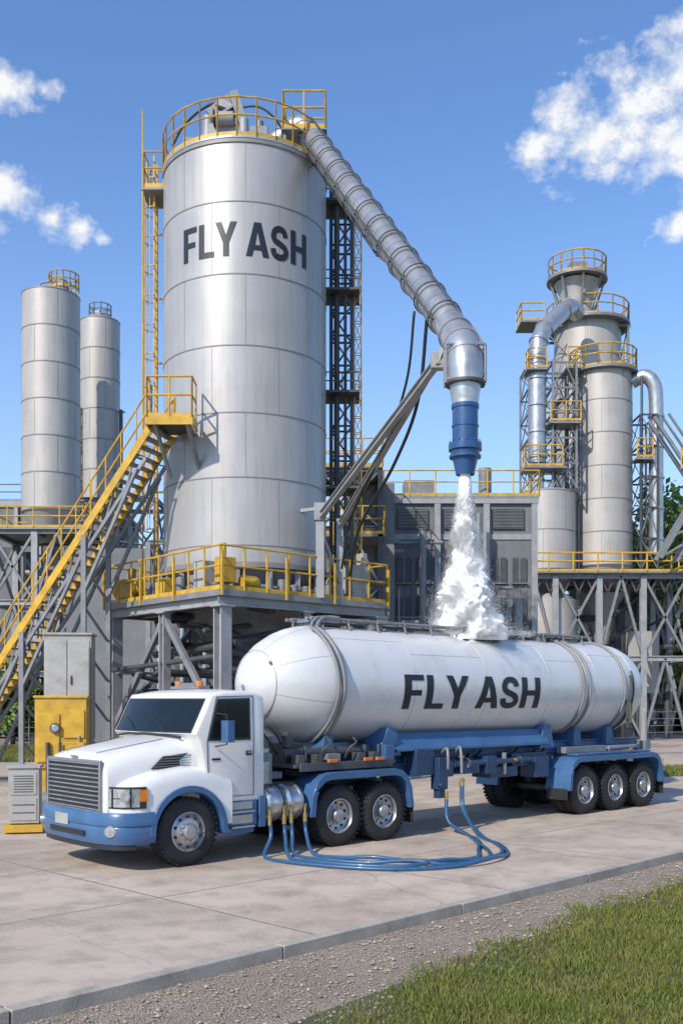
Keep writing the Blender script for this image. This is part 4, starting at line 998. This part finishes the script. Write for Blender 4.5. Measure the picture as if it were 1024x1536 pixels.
p.tube(bez([(14.6,64.5,22),(13.8,64.2,21.5),(13.6,64.,19.5),(13.6,64.,16.2)]),.16)
p.done(ang=22)
frame(e,'support_frame',10.6,21.6,62.5,69.5,0,10.3,4,2,2,.36)
deck(e,'deck',9.8,22.,62.,70,10.5,r=.055)
p=Part('lower_equipment',e,'far_silo_paint'); p.lathe([(1.9,3.5),(1.9,8.9),(1.4,9.3)],c=(13.3,64.5,0)); p.lathe([(1.7,9.5),(.5,6.2)],c=(17.2,66,0)); p.box((19.5,66,5),(2,3,4)); p.box((21.8,60,.8),(1,.8,1.6))
p.use('dark_steel')
for i in range(34):
    x=random.uniform(10,20); z=random.uniform(1,9.5); p.tube([(x,random.uniform(63.3,68),z),(x+random.uniform(1,3),65,z+random.choice([0,0,1.5]))],random.uniform(.06,.2))
for i in range(16):
    x=random.uniform(10,21.5); p.tube([(x,65,0),(x,65,random.uniform(3,10))],random.uniform(.06,.25))
for x in np.arange(10.8,21.4,.9): p.beam((x,62.6,10.3),(x+.45,62.6,9.3),.1); p.beam((x+.45,62.6,9.3),(x+.9,62.6,10.3),.1)
p.done()
e=empty('inclined_conveyor'); p=Part('gallery',e,'grey_steel')
for y in(60.8,61.8):
    p.beam((19.0,y,19.8),(24.4,y,11.6),.20); p.beam((19.9,y,20.0),(25.2,y,12.),.12)
    p.beam((19.4,y,11.2),(26.,y,22.5),.22); p.beam((20.4,y,11.0),(27.,y,22.3),.14)
    for i in range(9): 
        a_=Vector((19.4,y,11.2)).lerp(Vector((26,y,22.5)),i/9); b_=Vector((20.4,y,11.)).lerp(Vector((27,y,22.3)),(i+1)/9); p.beam(a_,b_,.08)
p.beam((24.,61.3,0),(24.,61.3,19),.35)
p.use('yellow_paint'); p.rail([(20.6,60.6,16.6),(22.6,60.6,16.6)],1.2,.05,.8)
p.done()

# middle industrial building(s)
e=empty('process_building')
p=Part('walls',e,'cladding')
p.box((5.4,48.5,5.7),(6.6,7,11.4)); p.box((1.2,46,6.),(2.2,5,12.)); p.box((-1.5,52,5.5),(5,6,11)); p.box((-9.5,52,5.),(8,6,10.)); 
p.box((9.6,56,4.2),(2.,4,8.4))
for x in np.arange(2.3,8.7,.3): p.box((x,44.98,4.9),(.06,.05,8.0))
p.use('light_steel'); p.box((5.4,48.5,9.9),(6.7,7.1,.25)); p.box((5.4,48.5,11.5),(6.9,7.3,.22))
for x in(2.15,4.3,6.5,8.65): p.box((x,44.85,5.7),(.26,.25,11.3))
p.use('dark_steel')
for x in(3.0,5.1,7.3): p.box((x+.2,44.93,10.7),(1.4,.06,.9))
for x in(2.8,3.7,5.0,5.8,7.1,8.0):
    for z in(8.4,6.6,4.8): p.box((x,44.93,z),(.62,.06,1.1)); 
p.use('grey_steel')
for x in(2.8,3.7,5.0,5.8,7.1,8.0):
    for z in(8.4,6.6,4.8): p.box((x,44.89,z),(.04,.03,1.1)); p.box((x,44.88,z-.6),(.72,.12,.05))
for x in(3.2,5.3,7.5):
    for z in np.arange(10.35,11.1,.14): p.box((x,44.89,z),(1.3,.03,.05),Matrix.Rotation(.5,3,'X'))
p.use('dark_steel')
p.box((1.2,43.45,6),(.9,.06,1.6)); p.box((1.2,43.45,10),(.9,.06,1.2)); p.box((5.3,44.93,2),(2.4,.06,3.6))
p.done()
deck(e,'roof_walkway',1.9,8.9,45.,52.,11.7,step=1.1,r=.035)
frame(e,'steelwork',-.9,1.6,41.,43.5,0,12.0,1,1,5,.2,'dark_steel','grey_steel'); deck(e,'side_platform',-1.,1.8,40.9,43.5,9.3,step=.9,r=.03); deck(e,'side_platform_upper',-.8,1.7,41,43.5,12.1,step=.9,r=.03)
p=Part('pipes_and_ducts',e,'grey_steel')
for i in range(18):
    x=random.uniform(-3,7); z=random.uniform(2,10.5); p.tube([(x,43.8+random.random(),z),(min(8.8,x+random.uniform(1,4)),44.2,z)],random.uniform(.05,.14),caps=True)
for i in range(16):
    x=random.uniform(-4,8.7); p.tube([(x,43.9,0),(x,43.9,random.uniform(5,11.3))],random.uniform(.05,.16))
p.tube([(6.6,46,11.4),(6.6,46,13.2)],.3,16); p.box((3.6,47,12.2),(1.4,1.4,1.1)); p.box((8,50,12.0),(1.2,1.2,1.2))
p.use('yellow_paint'); lattice(p,-.1,40.4,.5,0,11,1.,.07,.05,'yellow_paint','yellow_paint')
p.done()
frame(e,'pipe_rack',-8.5,-1.,44.,48.,0,9.5,4,1,4,.22,'grey_steel','dark_steel')
p=Part('rack_pipes',e,'galvanised')
for i in range(9): p.tube([(-8.5,44.3+.4*i,7.2+.2*(i%2)),(-1,44.3+.4*i,7.2+.2*(i%2))],.12)
for i in range(8): p.tube([(-8+i,43.9,0),(-8+i,43.9,random.uniform(4,9))],.1)
p.use('dark_steel'); p.box((-4.5,46,1.6),(5.5,3,3.2)); p.box((-3,44.5,4.5),(1.6,1.6,2)); p.cyl((-7,45,2),(-5,45,2),1.)
p.done()
e=empty('warehouse'); p=Part('walls',e,'cladding'); p.box((-24,74,8.),(16,10,16)); p.box((-34,70,9),(10,10,18)); p.use('light_steel'); p.box((-24,74,16.1),(16.4,10.4,.3))
for x in np.arange(-32,-16,1.6): p.box((x,68.9,8),(.25,.2,15.8))
p.use('dark_steel')
for x in np.arange(-31,-17,2.6): p.box((x,68.95,12.5),(1.4,.08,1.2))
p.done(); deck(e,'roof_walkway',-31.5,-16.5,69.2,79,16.3,step=2,r=.05,m='grey_steel')

def fence(x0,y0,x1,y1,h=2.0):
    e=empty('chain_link_fence'); p=Part('posts_and_wires',e,'grey_steel'); a=Vector((x0,y0,0));b_=Vector((x1,y1,0)); n=int((b_-a).length/2.2)
    for i in range(n+1): c_=a.lerp(b_,i/n); p.tube([c_,c_+Vector((0,0,h))],.035,6)
    for z in np.linspace(.1,h,7): p.tube([a+Vector((0,0,z)),b_+Vector((0,0,z))],.014,4)
    p.done()
fence(-26,54.4,-8,54.4); fence(14,46,40,56)

# ------------------------------------------------------------------ trees
def treeline(name,spots,mname,leaf):
    e=empty(name); tr=Part('trunks',e,'bark')
    quads=[]
    for (x,y,h) in spots:
        r=h*random.uniform(.26,.36)
        tr.tube([(x,y,-.1),(x+.1,y,h*.35),(x,y+.1,h*.7)],[h*.03,h*.022,h*.008],7)
        for _ in range(5):
            a=random.uniform(0,6.28); tr.tube([(x,y,h*random.uniform(.3,.5)),(x+r*.8*math.cos(a),y+r*.8*math.sin(a),h*random.uniform(.55,.8))],[h*.012,h*.003],5)
        nc=20
        for i in range(nc):
            a=random.uniform(0,6.28); zz=random.uniform(.18,.95); rr=r*math.sqrt(max(.05,1-((zz-.55)/.5)**2))*random.uniform(.3,.9); c_=np.array((x+rr*math.cos(a),y+rr*math.sin(a),h*zz)); cr=r*random.uniform(.28,.5)
            n=int(120)
            d=rng.normal(0,1,(n,3)); d/=np.linalg.norm(d,axis=1)[:,None]; pos=c_+d*cr*(rng.random((n,1))**.4)*np.array((1,1,.8))
            quads.append(pos)
    pos=np.concatenate(quads); n=len(pos); u=rng.normal(0,1,(n,3)); u/=np.linalg.norm(u,axis=1)[:,None]; w=rng.normal(0,1,(n,3)); v=np.cross(u,w); v/=np.linalg.norm(v,axis=1)[:,None]
    s=leaf*rng.uniform(.5,1.3,(n,1)); VV=np.stack([pos-u*s,pos-v*s*.6,pos+u*s,pos+v*s*.6],1).reshape(-1,3); FF=np.arange(n*4).reshape(n,4)
    me=bpy.data.meshes.new('foliage'); me.from_pydata(VV.tolist(),[],FF.tolist()); me.materials.append(MATS[mname]); o=bpy.data.objects.new('foliage',me); scene.collection.objects.link(o); o.parent=e
    tr.done()
sp=[(26.2,74,19),(23.8,76,13),(28.5,78,21),(24.8,80,15),(27.5,84,19),(22.6,82,10)]+[(random.uniform(25,40),random.uniform(76,92),random.uniform(14,20)) for _ in range(16)]
treeline('tree_line',sp,'leaf',.32)
sp=[(-60+i*3.4+random.uniform(-1,1),random.uniform(95,125),random.uniform(8,12)) for i in range(38)]
treeline('tree_line',sp,'far_leaf',.5)
sp=[(random.uniform(-22,-14.5),random.uniform(55,57),random.uniform(3.0,5.2)) for _ in range(12)]
treeline('shrub_row',sp,'leaf',.16)
V=[];F=[]; nx=80
for j,(yy,s) in enumerate(((160,0),(230,1),(420,1.1),(520,0))):
    for i in range(nx+1):
        xx=-400+i*10; z=(8+5*math.sin(xx*.013+1)+3*math.sin(xx*.041)+max(0,(xx-20)*.10 if xx<160 else 14))*s*(yy/230 if s else 0); V.append((xx,yy,z-.2))
for j in range(3):
    for i in range(nx): a=j*(nx+1)+i; F.append((a,a+1,a+nx+2,a+nx+1))
me=bpy.data.meshes.new('hills'); me.from_pydata(V,[],F); me.shade_smooth()
hm=ground_mat('hill_woods',(.09,.13,.07),(.12,.16,.09),(.15,.18,.12),.08,.5,.8,.5); me.materials.append(hm)
o=bpy.data.objects.new('hills',me); scene.collection.objects.link(o)

# ------------------------------------------------------------------ sun, sky
S=Vector((-.52,-.70,.70)).normalized()
sl_=bpy.data.lights.new('sun','SUN'); sl_.energy=4.5; sl_.angle=R(.5); sl_.color=(1,.925,.81)
so=bpy.data.objects.new('sun',sl_); scene.collection.objects.link(so); so.rotation_euler=S.to_track_quat('Z','Y').to_euler()
wd=bpy.data.worlds.new('World'); scene.world=wd; wd.use_nodes=True; nt=wd.node_tree;N=nt.nodes;L=nt.links
bg=N['Background']; bg.inputs[1].default_value=.085
sk=N.new('ShaderNodeTexSky'); sk.sky_type='NISHITA'; sk.sun_disc=False; sk.sun_elevation=math.asin(S.z); sk.sun_rotation=math.atan2(S.x,S.y)%(2*math.pi); sk.air_density=1.0; sk.dust_density=.6; sk.ozone_density=1.6
tc=N.new('ShaderNodeTexCoord')
def vm(op,a,b_=None):
    q=N.new('ShaderNodeVectorMath'); q.operation=op
    for i,x_ in enumerate((a,b_)):
        if x_ is None: continue
        if isinstance(x_,tuple): q.inputs[i].default_value=x_
        else: L.new(x_,q.inputs[i])
    return q
nrm=vm('NORMALIZE',tc.outputs['Generated']).outputs[0]
sep=N.new('ShaderNodeSeparateXYZ'); L.new(nrm,sep.inputs[0])
def cdir(ax,el): return tuple(Vector((ax,1,el)).normalized())
clouds=[(.345,.635,.05,1.),(.315,.625,.035,1.),(.37,.605,.06,1.),(.31,.59,.045,.95),(.225,.582,.034,1.),(.205,.555,.03,1.),(.25,.56,.036,.95),(.33,.57,.045,.95),(.285,.55,.03,.7),(.35,.535,.034,1.),(.31,.53,.024,.9),(.215,.535,.02,.7),
 (.215,.502,.018,.75),(.34,.474,.018,.9),(-.325,.612,.022,1.),(-.345,.607,.024,1.),(-.298,.61,.012,.8),(-.345,.503,.03,1.),(-.32,.495,.026,1.),(-.295,.482,.020,.95),(-.265,.468,.015,.9),(-.237,.462,.010,.8),(-.34,.475,.018,.7),
 (-.62,.55,.08,.9),(-.7,.5,.09,1.),(.7,.5,.1,1.),(.62,.42,.06,.8),(.9,.3,.08,.9),(-1.1,.35,.1,.9)]
dens=None
for ax,el,r,st_ in clouds:
    c_=cdir(ax,el); d=vm('SUBTRACT',nrm,c_); d=vm('MULTIPLY',d.outputs[0],(1/r,1/r,1.6/r)); ln=vm('LENGTH',d.outputs[0]).outputs['Value']
    v_=mth('MULTIPLY',mth('SUBTRACT',1.5,ln),st_*.85)
    dens=v_ if dens is None else mth('MAXIMUM',dens,v_)
def wn(scale,det,off=(0,0,0),ro=.62):
    mp=N.new('ShaderNodeMapping'); mp.inputs['Location'].default_value=off; mp.inputs['Scale'].default_value=(1,1,1.3); L.new(nrm,mp.inputs[0])
    q=N.new('ShaderNodeTexNoise'); q.inputs['Scale'].default_value=scale; q.inputs['Detail'].default_value=det; q.inputs['Roughness'].default_value=ro; L.new(mp.outputs[0],q.inputs['Vector']); return q.outputs['Fac']
n1=wn(24,9); n2=wn(24,6,(0.006,0,-.012))
f=mth('ADD',mth('MINIMUM',dens,1.0),mth('MULTIPLY',mth('SUBTRACT',n1,.54),3.4))
f2=rng_(f,.12,.95,0,1)
shade=rng_(mth('ADD',mth('SUBTRACT',n1,n2),mth('MULTIPLY',f,.02)),-.10,.08,0,1)
cc=mixc(shade,(7.6,8.6,10.2),(11.7,11.7,11.7))
tint=N.new('ShaderNodeMix'); tint.data_type='RGBA'; tint.blend_type='MULTIPLY'; tint.inputs[0].default_value=1; tint.inputs[7].default_value=(1.65,2.1,2.65,1); L.new(sk.outputs[0],tint.inputs[6])
hz=mth('POWER',rng_(sep.outputs[2],.0,.52,1,0),1.9)
base=mixc(mth('MULTIPLY',hz,.82),tint.outputs[2],(7.5,9.2,11.0))
fin=mixc(mth('MULTIPLY',f2,.95),base,cc)
L.new(fin,bg.inputs[0])

# ------------------------------------------------------------------ camera
cam=bpy.data.cameras.new('camera'); co=bpy.data.objects.new('camera',cam); scene.collection.objects.link(co)
co.location=(0,0,2.55); co.rotation_euler=(R(90),0,0)
cam.sensor_fit='VERTICAL'; cam.sensor_height=36; cam.lens=35.1; cam.shift_y=.1836; cam.clip_end=5000; cam.clip_start=.1
scene.camera=co
